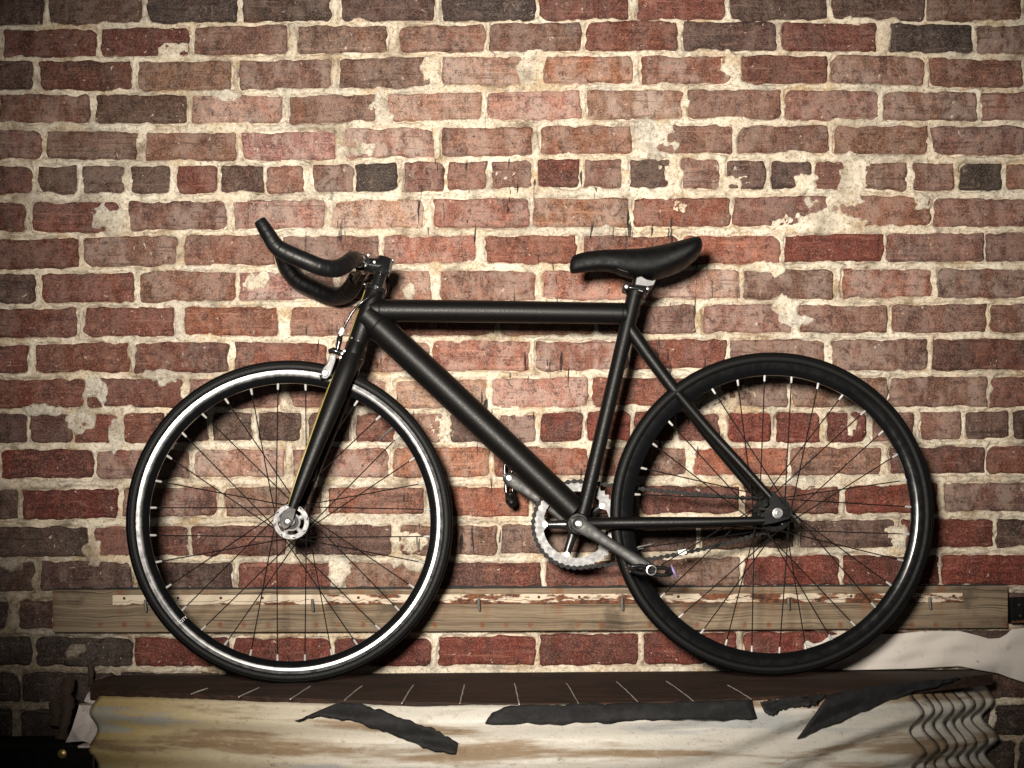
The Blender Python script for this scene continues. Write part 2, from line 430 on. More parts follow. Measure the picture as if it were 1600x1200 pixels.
# mortar smeared over the brick faces: x, y, rx, ry, grey cement share
SMEARS = [(75,638,46,11,.9),(640,880,26,12,.5),(1022,215,34,30,.5),(1335,268,24,34,0),(1275,344,78,18,0),(172,345,34,24,.6),(1325,310,26,20,.2),(818,106,18,24,.4),
 (400,438,26,16,0),(668,108,16,26,0),(268,76,24,10,.3),(596,172,20,24,.7),(560,232,26,16,.6),(1052,270,16,22,.1),
 (1258,288,26,16,0),(1115,622,56,20,.3),(528,892,18,24,.2),(642,846,26,18,0),(146,862,18,30,.3),(150,606,22,22,.9),
 (1140,100,14,22,0),(125,655,24,22,.8),(250,585,34,14,.8),(350,148,26,10,.7),(1405,838,22,26,.3),(180,682,14,24,.8),
 (1240,500,34,12,.8),(690,668,22,18,.2),(1225,478,18,16,.2),(640,455,10,20,0),(1440,318,14,14,.5),(790,270,18,10,.4),
 (1150,285,22,14,.2),(860,470,22,8,.1),(118,1015,26,16,.5),
 (1330,660,10,20,.2),(560,640,30,8,.2),(1210,420,20,10,0),(1060,325,14,12,0),(1265,318,18,12,.2),(18,880,20,10,.6)]

def course_y(ctrl, x):
    xs = [c[0] for c in ctrl]
    return float(np.interp(x, xs, [c[1] for c in ctrl])), float(np.interp(x, xs, [c[2] for c in ctrl]))

wall = empty('brick_wall', U(800, 1190, 0))
tag(wall, 'old red brown brick wall with cream lime mortar behind the bicycle', 'wall')

STEP = 2.5
gx = np.arange(-170, 1772, STEP); gy = np.arange(-110, 1292, STEP)
GX, GY = np.meshgrid(gx, gy)
SD = np.full(GX.shape, 40.0)
warpx = 2.2*vn(GX, GY, 17, 1) + 1.4*vn(GX, GY, 7, 2)
warpy = 2.0*vn(GX, GY, 19, 3) + 1.3*vn(GX, GY, 7, 4)

def brick_mesh(x0, x1, ctrl, seed, letter, cx, cy):
    r = random.Random(seed)
    hw = (x1 - x0) / 2 + 2.0
    ns = max(9, int((x1 - x0) / 5.5)); nv = 9
    us = [-1.0, -1 + 1.6/hw, -1 + 4.5/hw] + list(np.linspace(-1 + 10/hw, 1 - 10/hw, ns)) + [1 - 4.5/hw, 1 - 1.6/hw, 1.0]
    hh = 21.0
    vs_ = [-1.0, -1 + 1.6/hh, -1 + 4.5/hh] + list(np.linspace(-1 + 9/hh, 1 - 9/hh, nv)) + [1 - 4.5/hh, 1 - 1.6/hh, 1.0]
    rc = [r.uniform(2, 6) if r.random() < .7 else r.uniform(6, 14) for _ in range(4)]
    tiltx, tiltz = r.uniform(-.0012, .0012), r.uniform(-.0008, .0008)
    lift = r.uniform(-.0008, .0012)
    P = []
    for j, v in enumerate(vs_):
        for i, u in enumerate(us):
            X = hw*u
            yt, yb = course_y(ctrl, cx + X)
            hh_ = (yb - yt)/2 + 1.9; ym = (yb + yt)/2
            Y = hh_*v
            k = (1 if u > 0 else 0) + (2 if v > 0 else 0)
            dx = abs(X) - (hw - rc[k]); dy = abs(Y) - (hh_ - rc[k])
            if dx > 0 and dy > 0:
                l = math.hypot(dx, dy); s = max(dx, dy)/l
                X = math.copysign(hw - rc[k] + dx*s, X); Y = math.copysign(hh_ - rc[k] + dy*s, Y)
            edge = max(abs(u), abs(v))
            P.append((cx + X, ym + Y, min(1 - abs(u), 1.0)*hw, min(1 - abs(v), 1.0)*hh_, u, v))
    A = np.array(P)
    # ragged outline
    ex = np.clip(1 - np.minimum(A[:,2], A[:,3])/12, 0, 1)
    jx = 2.1*vn(A[:,0], A[:,1], 8, seed) + 2.6*vn(A[:,0], A[:,1], 24, seed+1)
    jy = 1.7*vn(A[:,0], A[:,1], 8, seed+2) + 2.0*vn(A[:,0], A[:,1], 24, seed+3)
    A[:,0] += jx*ex; A[:,1] += jy*ex
    de = np.minimum(A[:,2], A[:,3])
    h = lift + tiltx*A[:,4] + tiltz*A[:,5] + .0009*vn(A[:,0], A[:,1], 14, seed+4) + .0011*vn(A[:,0], A[:,1], 45, seed+5)
    h -= .0030*np.exp(-(de/1.7)**2)
    chip = np.clip(vn(A[:,0], A[:,1], 12, seed+6) - 0.22, 0, 1)*np.exp(-(de/5)**2)
    h -= .011*chip
    h = np.where(de < 0.01, -.022, h)
    s = D/F
    o = U(cx, cy, 0)
    V = np.stack([(A[:,0]-PX)*s - o.x, -h, (CZ - (A[:,1]-PY)*s) - o.z], 1)
    W = len(us); Fc = []
    for j in range(len(vs_) - 1):
        for i in range(W - 1):
            a = j*W + i
            Fc.append((a, a+1, a+W+1, a+W))
    me = bpy.data.meshes.new('brick')
    me.from_pydata(V.tolist(), [], [f[::-1] for f in Fc])
    me.polygons.foreach_set('use_smooth', [True]*len(Fc))
    me.materials.append(M['brick'])
    return me, o

seed = 100
n_out = 0
outer_V, outer_F = [], []
for ci, (ctrl, spans, letters) in enumerate(COURSES):
    for bi, (x0, x1) in enumerate(spans):
        seed += 13
        cx = (x0 + x1)/2
        yt, yb = course_y(ctrl, cx); cy = (yt + yb)/2
        # signed distance in pixels, for the mortar
        i0, i1 = np.searchsorted(gx, [x0 - 42, x1 + 42]); j0, j1 = np.searchsorted(gy, [yt - 46, yb + 46])
        if i1 > i0 and j1 > j0:
            sx = GX[j0:j1, i0:i1] + warpx[j0:j1, i0:i1]; sy = GY[j0:j1, i0:i1] + warpy[j0:j1, i0:i1]
            T = np.interp(sx, [c[0] for c in ctrl], [c[1] for c in ctrl]); B = np.interp(sx, [c[0] for c in ctrl], [c[2] for c in ctrl])
            qx = np.abs(sx - cx) - (x1 - x0)/2 + 5; qy = np.abs(sy - (T+B)/2) - (B - T)/2 + 5
            sd = np.hypot(np.maximum(qx, 0), np.maximum(qy, 0)) + np.minimum(np.maximum(qx, qy), 0) - 5
            SD[j0:j1, i0:i1] = np.minimum(SD[j0:j1, i0:i1], sd)
        rr = random.Random(seed)
        letter = letters[bi % len(letters)]
        me, o = brick_mesh(x0, x1, ctrl, seed, letter, cx, cy)
        b = link('brick', me, wall, o)
        (cr, cg, cb), lit_bloom = BRICKCOL[letter]
        f = rr.uniform(0.84, 1.06)
        col = srgb(min(255, cr*f), cg*f*rr.uniform(.96, 1.04), cb*f*rr.uniform(.95, 1.05))
        b.color = (*col, max(0.0, min(1.0, lit_bloom*rr.uniform(.6, 1.3))))

PM = np.zeros(GX.shape); CEM = np.zeros(GX.shape)
ns_ = 0.55*vn(GX, GY, 15, 21) + 0.35*vn(GX, GY, 6, 22) + 0.15*vn(GX, GY, 30, 23)
for (x, y, rx, ry, g) in SMEARS:
    q = np.hypot((GX - x)/rx, (GY - y)/ry)
    a = sstep(1.15, 0.75, q + ns_*0.75)
    PM = np.maximum(PM, a); CEM = np.maximum(CEM, a*g)
edge_n = 1.6*vn(GX, GY, 11, 31) + 3.6*np.clip(vn(GX, GY, 30, 32) - 0.05, 0, 1)*2 + 0.9*vn(GX, GY, 5, 33)
m_ = SD + edge_n - 2.2 - 5.0*np.clip(vn(GX, GY, 48, 34) + .2, 0, 1)
cover = np.maximum(sstep(-1.8, 1.8, m_), PM)
hj = -0.0007 + .0028*vn(GX, GY, 42, 41) + .0012*vn(GX, GY, 14, 42) + 0.0013*vn(GX, GY, 7, 43) + .0008*rng.uniform(-1, 1, GX.shape)
hj = hj + PM*(.0030 + .0010*vn(GX, GY, 9, 44))
H = -.0125 + cover*(hj + .0125)
CEMv = np.clip(CEM*1.0 + np.clip(vn(GX, GY, 60, 51) - .35, 0, 1)*1.1, 0, 1)
# darker brown patches at random, densest low on the left of the wall
GR = sstep(-.1, .55, vn(GX, GY, 38, 61)*.35 + vn(GX, GY, 12, 62)*.2 + sstep(300, -40, GX)*sstep(760, 1080, GY)*1.2) * 0.92
s = D/F
NXg, NYg = len(gx), len(gy)
V = np.stack([(GX - PX)*s, -H, CZ - (GY - PY)*s], -1).reshape(-1, 3)
org = np.array(WLOC[wall.name]); V = V - org
idx = np.arange(NXg*NYg).reshape(NYg, NXg)
Q = np.stack([idx[1:, :-1], idx[1:, 1:], idx[:-1, 1:], idx[:-1, :-1]], -1).reshape(-1, 4)
me = bpy.data.meshes.new('mortar')
me.vertices.add(len(V)); me.vertices.foreach_set('co', V.astype(np.float32).ravel())
me.loops.add(Q.size); me.loops.foreach_set('vertex_index', Q.astype(np.int32).ravel())
me.polygons.add(len(Q)); me.polygons.foreach_set('loop_start', np.arange(0, Q.size, 4, dtype=np.int32))
me.update(calc_edges=True)
me.polygons.foreach_set('use_smooth', np.ones(len(Q), bool))
for nm, arr in (('cement', CEMv), ('dark_mottle', GR)):
    at = me.attributes.new(nm, 'FLOAT', 'POINT'); at.data.foreach_set('value', arr.astype(np.float32).ravel())
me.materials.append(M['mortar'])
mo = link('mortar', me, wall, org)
# body of the wall behind the face
mb = MB()
a = U(-175, -115, 0); b = U(1777, 1297, 0)
mb.box(((a.x+b.x)/2, .13, (a.z+b.z)/2), ((b.x-a.x)/2, .105, (a.z-b.z)/2))
mb.build('wall_core', M['mortar'], wall, smooth=False)

# ------------------------------------------------------------------ surfaces of the ledge, boards and sheets
def wood_material(name, a, b, dark, gscale=(3, 40, 55), rust=False, rough=0.8):
    m = NT(name)
    tc = m.n('ShaderNodeTexCoord'); v = tc.outputs['Object']
    warp = m.noise(m.mapping(v, (4, 4, 9)), 1.0, 3)
    vm = m.n('ShaderNodeVectorMath', operation='MULTIPLY_ADD'); m.l(warp, vm.inputs[0]); vm.inputs[1].default_value = (0, 0.02, 0.03); m.l(v, vm.inputs[2])
    g = m.noise(m.mapping(vm.outputs[0], gscale), 1.0, 5, 0.7, 0.2)
    f = m.noise(m.mapping(vm.outputs[0], tuple(s*3.2 for s in gscale)), 1.0, 3, 0.6)
    c = m.mix(m.ramp(g, 0.35, 0.65), a, b)
    c = m.mix(m.ramp(f, 0.50, 0.33, 0, 0.75), c, dark)
    c = m.mix(m.ramp(m.noise(v, 9, 4, 0.65), 0.52, 0.70, 0, 0.6), c, dark)
    if rust:
        # rust round a row of nails 5 cm apart and runs from the iron strip above
        sep = m.n('ShaderNodeSeparateXYZ'); m.l(v, sep.inputs[0])
        run = m.noise(m.mapping(v, (26, 1, 3)), 1.0, 4)
        c = m.mix(m.math('MULTIPLY', m.ramp(run, 0.5, 0.72), m.ramp(sep.outputs['Z'], 0.01, 0.075, 0.0, 0.75)), c, (0.17, 0.065, 0.025))
        xx = m.math('PINGPONG', sep.outputs['X'], 0.0253)
        d = m.math('ADD', m.math('POWER', m.math('MULTIPLY', xx, 150), 2.0), m.math('POWER', m.math('MULTIPLY', m.math('SUBTRACT', sep.outputs['Z'], 0.016), 130), 2.0))
        spot = m.ramp(m.math('ADD', d, m.math('MULTIPLY', m.noise(v, 150, 3), 1.6)), 2.1, 0.6)
        some = m.ramp(m.noise(m.mapping(v, (11, 0, 0)), 1.0, 1), 0.40, 0.55)
        c = m.mix(m.math('MULTIPLY', m.math('MULTIPLY', spot, some), 0.9), c, (0.16, 0.045, 0.016))
    m.set(Base_Color=c, Roughness=rough, Specular_IOR_Level=0.3)
    m.bump(m.math('ADD', f, g), 0.7, 0.0016)
    return m.mat
M['board'] = wood_material('weathered_pine', (0.26, 0.198, 0.134), (0.14, 0.10, 0.064), (0.028, 0.018, 0.012), (1.3, 30, 120), True)
M['ledge'] = wood_material('dark_stained_wood', (0.050, 0.024, 0.014), (0.022, 0.012, 0.008), (0.006, 0.004, 0.003), (4, 60, 50), False, 0.8)

def rust_strip_material():
    m = NT('rusty_painted_iron')
    tc = m.n('ShaderNodeTexCoord'); v = tc.outputs['Object']
    sep = m.n('ShaderNodeSeparateXYZ'); m.l(v, sep.inputs[0])
    n = m.noise(m.mapping(v, (17, 60, 55)), 1.0, 4, 0.65)
    k = m.math('ADD', n, m.ramp(sep.outputs['X'], -0.85, 0.15, -0.14, 0.085))
    k = m.math('ADD', k, m.ramp(sep.outputs['Z'], 0.011, 0.0, -0.06, 0.13))
    rust = m.ramp(k, 0.47, 0.55)
    c = m.mix(rust, (0.55, 0.46, 0.35), m.mix(m.ramp(m.noise(v, 90, 4), 0.35, 0.65), (0.17, 0.055, 0.018), (0.045, 0.016, 0.008)))
    m.set(Base_Color=c, Roughness=0.8)
    m.bump(m.noise(v, 260, 4), 0.8, 0.0015)
    return m.mat
M['strip'] = rust_strip_material()
M['pin'] = paint('grey_galvanised_pin', (0.13, 0.12, 0.11), 0.6, metal=0.3)
M['rust'] = paint('rusty_iron', (0.09, 0.035, 0.016), 0.8, metal=0.3, bump=0.6, scale=300, var=0.5, vscale=90)

def sheet_material():
    m = NT('aged_fibreglass')
    geo = m.n('ShaderNodeNewGeometry'); p = geo.outputs['Position']
    sep = m.n('ShaderNodeSeparateXYZ'); m.l(p, sep.inputs[0])
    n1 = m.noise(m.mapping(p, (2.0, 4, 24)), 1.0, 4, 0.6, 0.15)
    n2 = m.noise(m.mapping(p, (26, 30, 50)), 1.0, 5, 0.75)
    n3 = m.noise(p, 350, 3)
    yel = m.ramp(m.math('ADD', sep.outputs['X'], m.math('MULTIPLY', n1, 0.5)), -0.75, 0.15, 1.0, 0.0)
    c = m.mix(yel, (0.60, 0.565, 0.50), (0.50, 0.365, 0.13))
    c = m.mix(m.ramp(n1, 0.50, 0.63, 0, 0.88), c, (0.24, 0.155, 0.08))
    c = m.mix(m.ramp(n1, 0.44, 0.33, 0, 0.75), c, (0.36, 0.375, 0.385))
    c = m.mix(m.ramp(n2, 0.58, 0.74, 0, 0.7), c, (0.13, 0.08, 0.045))
    c = m.mix(m.ramp(n3, 0.40, 0.25, 0, 0.75), c, (0.10, 0.075, 0.05))
    n4 = m.noise(m.mapping(p, (60, 60, 130)), 1.0, 4, 0.8)
    c = m.mix(m.ramp(n4, 0.56, 0.68, 0, 0.32), c, (0.20, 0.14, 0.085))
    c = m.mix(m.ramp(n4, 0.45, 0.35, 0, 0.15), c, (0.75, 0.72, 0.66))
    m.set(Base_Color=c, Roughness=m.ramp(n2, 0.3, 0.7, 0.35, 0.7), Specular_IOR_Level=0.4)
    m.bump(m.math('ADD', n2, m.math('MULTIPLY', n3, 0.5)), 0.5, 0.0016)
    return m.mat
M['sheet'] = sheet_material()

def tar_material():
    m = NT('tar_paper')
    tc = m.n('ShaderNodeTexCoord'); v = tc.outputs['Object']
    n = m.noise(v, 38, 5, 0.7); g = m.noise(v, 700, 3, 0.7)
    c = m.mix(m.ramp(n, 0.4, 0.65), (0.006, 0.0056, 0.0056), (0.018, 0.0175, 0.019))
    c = m.mix(m.ramp(g, 0.55, 0.75, 0, 0.8), c, (0.075, 0.075, 0.085))
    m.set(Base_Color=c, Roughness=0.75)
    m.bump(m.math('ADD', g, n), 0.9, 0.0014)
    return m.mat
M['tar'] = tar_material()

def paper_material(name, base, stain, smudge=False):
    m = NT(name)
    tc = m.n('ShaderNodeTexCoord'); v = tc.outputs['Object']
    n = m.noise(v, 14, 5, 0.65); k = m.noise(v, 60, 5, 0.7)
    c = m.mix(m.ramp(n, 0.52, 0.75, 0, 0.6), base, stain)
    c = m.mix(m.ramp(k, 0.60, 0.74, 0, 0.75), c, tuple(s*0.4 for s in stain))
    if smudge:
        sep = m.n('ShaderNodeSeparateXYZ'); m.l(v, sep.inputs[0])
        band = m.ramp(m.math('ABSOLUTE', m.math('SUBTRACT', sep.outputs['Z'], 0.036)), 0.020, 0.004)
        sm = m.ramp(m.noise(m.mapping(v, (11, 0, 5), (0.35, 0, 0)), 1.0, 2), 0.44, 0.62)
        c = m.mix(m.math('MULTIPLY', m.math('MULTIPLY', band, sm), 0.55), c, (0.20, 0.20, 0.20))
    m.set(Base_Color=c, Roughness=0.75)
    m.bump(k, 0.4, 0.002)
    return m.mat
M['banner'] = paper_material('faded_white_plastic', (0.60, 0.55, 0.50), (0.40, 0.31, 0.23), True)
M['scrap'] = paper_material('torn_dirty_paper', (0.70, 0.62, 0.58), (0.16, 0.10, 0.07))
M['lath'] = paper_material('mouldering_lath', (0.05, 0.03, 0.018), (0.02, 0.012, 0.008))
M['blackbox'] = paint('black_tarred_wood', (0.005, 0.0045, 0.004), 0.85, bump=0.6, scale=160, var=0.5, spec=0.15)
M['brass'] = paint('brass', (0.50, 0.36, 0.14), 0.35, metal=0.9)
M['chalk'] = paint('pale_scratch', (0.42, 0.38, 0.33), 0.9, var=0.4, vscale=300)

# ------------------------------------------------------------------ wooden board on the wall with iron strip
bt, bb = -0.004, -0.030
brd = empty('wooden_board', U(830, 984, bt))
tag(brd, 'long weathered pine board fixed to the bricks behind both wheels', 'board')
def pxpoly(pts, y): return [(U(a, b, y).x, U(a, b, y).z) for a, b in pts]
mb = MB()
top = [(82,922),(300,921),(600,920.5),(900,919),(1200,917),(1575,915)]
bot = [(1575,981),(1200,984),(800,986),(400,988),(82,988)]
mb.prism(pxpoly(top + bot, bb), bb, bt)
plank = mb.build('plank', M['board'], brd, smooth=False, bevel=0.0016)
# ragged tarred felt edge above the plank
mb = MB()
xs = list(range(84, 1576, 12)); rr = random.Random(3)
up = [(x, np.interp(x, [82, 1575], [921, 914.5]) - rr.uniform(0.6, 3.2)) for x in xs]
dn = [(x, np.interp(x, [82, 1575], [924, 917.5])) for x in reversed(xs)]
mb.prism(pxpoly(up + dn, -0.022), -0.022, -0.005)
mb.build('felt_edge', M['tar'], brd, smooth=False)
# iron angle strip
ys = -0.042
mb = MB()
segs = []
x = 176.0
up, dn = [], []
rr = random.Random(9)
while x < 1506:
    up.append((x, np.interp(x, [176, 1505], [930, 926.5]) + rr.uniform(-.3, .3)))
    bite = (rr.random() < (0.12 + 0.25*(x > 700)))*rr.uniform(1, 4)
    dn.append((x, np.interp(x, [176, 1505], [940.5, 935.5]) - bite))
    x += rr.uniform(5, 11)
mb.prism(pxpoly(up + dn[::-1], ys), ys, ys + 0.003)
mb.prism(pxpoly([(176,938),(1505,933.5),(1505,941),(176,945.5)], ys + .006), ys + .0065, -0.0302)
mb.build('iron_strip', M['strip'], brd, smooth=False)
for x in (227, 488, 748, 972, 1232, 1453):
    y = np.interp(x, [176, 1505], [939, 934.5])
    mb = MB(); mb.tube([U(x, y - 2, ys - .004), U(x, y + 6, ys - .004), U(x + 1, y + 17, ys - .003)], [.0030, .0030, .0026], 10)
    mb.build('hanging_pin', M['pin'], brd)
for x in (194, 278, 345, 410, 560, 660, 842, 905, 1060, 1180, 1330, 1490):
    y = np.interp(x, [176, 1505], [935, 931])
    mb = MB(); c = U(x, y, ys); mb.lathe((c.x, ys, c.z), [(0, -.0016), (.0022, -.0014), (.0032, 0.0), (0, 0.0)], 10, closed=False)
    mb.build('rivet', M['rust'], brd)

# ------------------------------------------------------------------ corrugated sheets, ledge, tar paper
EDGE = [(60,1078,-.10),(110,1082,-.14),(155,1086,-.18),(200,1085,-.23),(300,1089,-.32),(454,1096,-.40),(628,1102,-.44),(810,1105,-.46),(1000,1103,-.45),
        (1180,1096,-.41),(1300,1086,-.34),(1400,1076,-.27),(1480,1066,-.205),(1560,1056,-.13),(1640,1050,-.06)]
EX = [e[0] for e in EDGE]
def edge_pt(px):
    return U(px, np.interp(px, EX, [e[1] for e in EDGE]), np.interp(px, EX, [e[2] for e in EDGE]))
_e = [edge_pt(p) for p in np.arange(60, 1641, 10)]
_ex = np.array([p.x for p in _e]); _ey = np.array([p.y for p in _e]); _ez = np.array([p.z for p in _e])
ker = np.ones(9)/9
_ey = np.convolve(np.pad(_ey, 4, 'edge'), ker, 'valid'); _ez = np.convolve(np.pad(_ez, 4, 'edge'), ker, 'valid')
LAM = 0.074
def sheet_xyz(x, t, k=0):
    """point on sheet k of the stack: x along the wall, t down from its upper edge"""
    y = np.interp(x, _ex, _ey); z = np.interp(x, _ex, _ez)
    dy = (np.interp(x + .02, _ex, _ey) - np.interp(x - .02, _ex, _ey))/.04
    nl = math.hypot(1, dy); nx, ny = dy/nl, -1/nl           # plan normal, towards the viewer
    u_ = max(0.0, min(1.0, (x - .22)/.62)); lift_ = .13*u_*u_*(3 - 2*u_)      # the folds climb towards the right-hand end
    ph = 2*math.pi*((t + lift_)/LAM) + 0.35*math.sin(x*3.1) + 0.8
    amp = .0105*(0.75 + 0.30*min(1, abs(x)/0.7)) * min(1, t/.02 + .35) * (1 + 0.5*max(0, min(1, (x - .45)/.3)))
    w = amp*(1 - math.cos(ph)) + 0.005*math.sin(x*5.3 + t*9) + .0035*math.sin(x*11.7 - t*14)
    back = k*.0135
    return (x + nx*(w - back), y + ny*(w - back) - .12*t, z - t - .0015*k + .004*math.sin(x*4.0+1))

def build_sheet(k, xa, xb, label):
    nx_, nt = int((xb - xa)/.011) + 2, 64
    tmax = 0.42
    V, Fc = [], []
    rr = random.Random(40 + k)
    for i in range(nx_):
        for j in range(nt):
            t = tmax*j/(nt - 1)
            x = xa + (xb - xa)*i/(nx_ - 1)
            if i == nx_ - 1: x += .004*math.sin(t*60 + k)
            p = sheet_xyz(x, t, k)
            if j == 0: p = (p[0], p[1], p[2] + .0004*math.sin(i*.7) + rr.uniform(-.0006, .0006))
            V.append(p)
    for i in range(nx_ - 1):
        for j in range(nt - 1):
            Fc.append((i*nt + j, i*nt + j + 1, (i+1)*nt + j + 1, (i+1)*nt + j))
    mb = MB(); mb.add(V, Fc)
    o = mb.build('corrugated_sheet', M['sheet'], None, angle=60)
    md = o.modifiers.new('thickness', 'SOLIDIFY'); md.thickness = .0028; md.offset = -1
    tag(o, label, 'sheet', 'corrugated sheets stacked under the ledge')
    return o
x_l = edge_pt(158).x
build_sheet(0, x_l, edge_pt(1424).x, 'front corrugated sheet, yellowed at its left end, below the dark ledge')
names = ['second', 'third', 'fourth', 'fifth', 'sixth', 'seventh', 'eighth']
for k in range(1, 8):
    build_sheet(k, edge_pt(170 + 6*k).x if k < 3 else edge_pt(1100).x, edge_pt(1428 + 23*k).x,
                'wavy end of the %s corrugated sheet from the front of the stack at lower right' % names[k-1])

# ledge board: flat next to the wall, falling a little to its curved front edge
led = empty('ledge_board', U(800, 1052, -.2))
tag(led, 'dark stained wooden ledge with pale lines, under the bicycle wheels', 'ledge')
def ledge_back_z(x):
    return np.interp(x, [U(140, 1055).x, U(1580, 1045).x], [U(140, 1055).z, U(1580, 1045).z])
def ledge_surf(x, y):
    yf = np.interp(x, _ex, _ey); zf = np.interp(x, _ex, _ez) + .006
    zb = ledge_back_z(x)
    yk = min(-.02, max(yf + .03, -.215))
    if y > yk: return zb - .004*(-y/.2)
    u = (yk - y)/max(1e-4, yk - yf)
    zk = zb - .004*(-yk/.2)
    return zk + (zf - zk)*(u**1.3)
mb = MB()
xs = np.linspace(edge_pt(140).x, edge_pt(1552).x, 90)
nyl = 14; V = []
for x in xs:
    yf = np.interp(x, _ex, _ey) + .004
    for j in range(nyl + 1):
        y = -.003 + (yf + .003)*j/nyl
        V.append((x, y, ledge_surf(x, y)))
    V.append((x, yf + .001, ledge_surf(x, yf) - .022))
    V.append((x, -.003, ledge_back_z(x) - .024))
W = nyl + 3; Fc = []
for i in range(len(xs) - 1):
    for j in range(W):
        j2 = (j + 1) % W
        Fc.append((i*W + j, i*W + j2, (i+1)*W + j2, (i+1)*W + j))
Fc.append(tuple(range(W))); Fc.append(tuple((len(xs)-1)*W + j for j in range(W-1, -1, -1)))
mb.add(V, Fc)
mb.build('plank', M['ledge'], led, angle=40)
def on_ledge(px, py):
    best = None
    for y in np.linspace(-.02, -.47, 226):
        p = U(px, py, y)
        d = abs(p.z - ledge_surf(p.x, y))
        if best is None or d < best[0]: best = (d, p.x, y)
    x, y = best[1], best[2]
    return Vector((x, y, ledge_surf(x, y)))
MARKS = [(324,1076,299,1085),(405,1075,373,1089.6),(485,1073,454,1093),(565,1072.6,538.5,1094.5),(646,1071,628,1099.6),(726,1070,719,1099.6),
         (804,1068.6,811,1101),(885,1068,903.6,1099),(963,1066,997.5,1098),(1041,1065,1083,1096),(1137,1071,1174,1093)]
for a, b, c, d in MARKS:
    p, q = on_ledge(a, b), on_ledge(c, d)
    n = 10; pts = [p.lerp(q, i/(n-1)) for i in range(n)]
    rr = random.Random(int(a)); thin = 0.55 if a > 860 else 1.0
    pts = [Vector((v.x + rr.uniform(-.0006, .0006), v.y, ledge_surf(v.x, v.y) + .0006)) for v in pts]
    mb = MB(); mb.tube(pts, [thin*rr.uniform(.0009, .0017) for _ in pts], 6)
    mb.build('pale_line', M['chalk'], led)

def on_sheet(px, py, k=0):
    best = None
    for t in np.linspace(-.01, .16, 120):
        x = (px - PX)*2.8/F
        for _ in range(4):
            p = sheet_xyz(x, max(t, 0), k)
            x += (px - PX)*(D + p[1])/F - p[0]
        p = sheet_xyz(x, max(t, 0), k)
        pz = p[2] + (-t if t < 0 else 0)
        pyy = PY - (pz - CZ)*F/(D + p[1])
        d = abs(pyy - py)
        if best is None or d < best[0]: best = (d, x, t)
    p = sheet_xyz(best[1], max(best[2], 0), k)
    return Vector((p[0], p[1], p[2] + (-best[2] if best[2] < 0 else 0)))

def tar_flap(upper, lower, label, nrow=6, lift=.004, thick=.005, sub=3):
    """a strip of tar paper lying on the sheet: upper and lower outlines in photograph pixels"""
    u = spline(upper, sub); l = spline(lower, sub)
    n = 40
    def res(c):
        c = np.array(c); s_ = np.r_[0, np.cumsum(np.hypot(*np.diff(c, axis=0).T))]; q = np.linspace(0, s_[-1], n)
        return np.stack([np.interp(q, s_, c[:,0]), np.interp(q, s_, c[:,1])], 1)
    u, l = res(u), res(l); rr = random.Random(len(label))
    V, Fc = [], []
    for i in range(n):
        for j in range(nrow + 1):
            f = j/nrow
            a = u[i]*(1-f) + l[i]*f
            if j in (0, nrow): a = a + np.array([0.0, 1.1*math.sin(i*.8 + j) + .8*math.sin(i*1.9 + 2*j) + rr.uniform(-.5, .5)])
            p = on_sheet(a[0], a[1])
            curl = .008*max(0, f - .5)*(1 + math.sin(i*.23)) + .004*max(0, .25 - f)
            V.append((p.x, p.y - lift - .0018*math.sin(i*.33 + j*.5) - curl, p.z + lift*.5))
    for i in range(n - 1):
        for j in range(nrow):
            a = i*(nrow + 1) + j
            Fc.append((a, a + 1, a + nrow + 2, a + nrow + 1))
    mb = MB(); mb.add(V, Fc)
    o = mb.build('tar_paper_strip', M['tar'], None, angle=60)
    md = o.modifiers.new('thickness', 'SOLIDIFY'); md.thickness = thick; md.offset = 1
    tag(o, label, 'tar paper', 'torn tar paper along the ledge')
    return o
tar_flap([(536,1100),(570,1104),(612,1119),(655,1132),(690,1146),(716,1164)], [(462,1129),(500,1121),(560,1130),(610,1146),(660,1168),(712,1181)],
         'black tar paper tongue hanging diagonally over the sheet below the front wheel')
tar_flap([(770,1117),(800,1106),(900,1103),(1000,1102),(1100,1099),(1172,1096)], [(758,1131),(800,1132),(900,1131),(1000,1126),(1100,1125),(1180,1126)],
         'straight grey black tar paper strip along the middle front edge of the ledge')
tar_flap([(1186,1097),(1230,1092),(1260,1089),(1290,1090)], [(1192,1112),(1204,1120),(1222,1110),(1272,1103)],
         'small torn scrap of tar paper between the two longer strips', lift=.005)
tar_flap([(1290,1092),(1330,1080),(1380,1072),(1440,1064),(1496,1063)], [(1243,1157),(1282,1140),(1330,1121),(1395,1094),(1490,1066)],
         'broad pointed tar paper flap running up towards the right end of the ledge', lift=.007)

# ------------------------------------------------------------------ scraps round the ledge
def thin_sheet(name, mat, outline, y, label, cat, wav=.004, thick=.0015, freq=14, nx_=60, nz=16):
    """cut sheet: outline top and bottom curves in photograph pixels, gently buckled"""
    (topc, botc) = outline
    V, Fc = [], []
    x0 = max(topc[0][0], botc[0][0]); x1 = min(topc[-1][0], botc[-1][0])
    for i in range(nx_ + 1):
        px = x0 + (x1 - x0)*i/nx_
        a = np.interp(px, [p[0] for p in topc], [p[1] for p in topc]); b = np.interp(px, [p[0] for p in botc], [p[1] for p in botc])
        for j in range(nz + 1):
            py = a + (b - a)*j/nz
            yy = y - wav*(math.sin(px*freq/1000*6.28 + j*.2) + .6*math.sin(px*freq/400 + j*.5))
            V.append(U(px, py, yy))
    for i in range(nx_):
        for j in range(nz):
            k = i*(nz + 1) + j
            Fc.append((k, k + 1, k + nz + 2, k + nz + 1))
    mb = MB(); mb.add(V, Fc)
    o = mb.build(name, mat, None, angle=60)
    md = o.modifiers.new('thickness', 'SOLIDIFY'); md.thickness = thick; md.offset = 0
    return tag(o, label, cat)
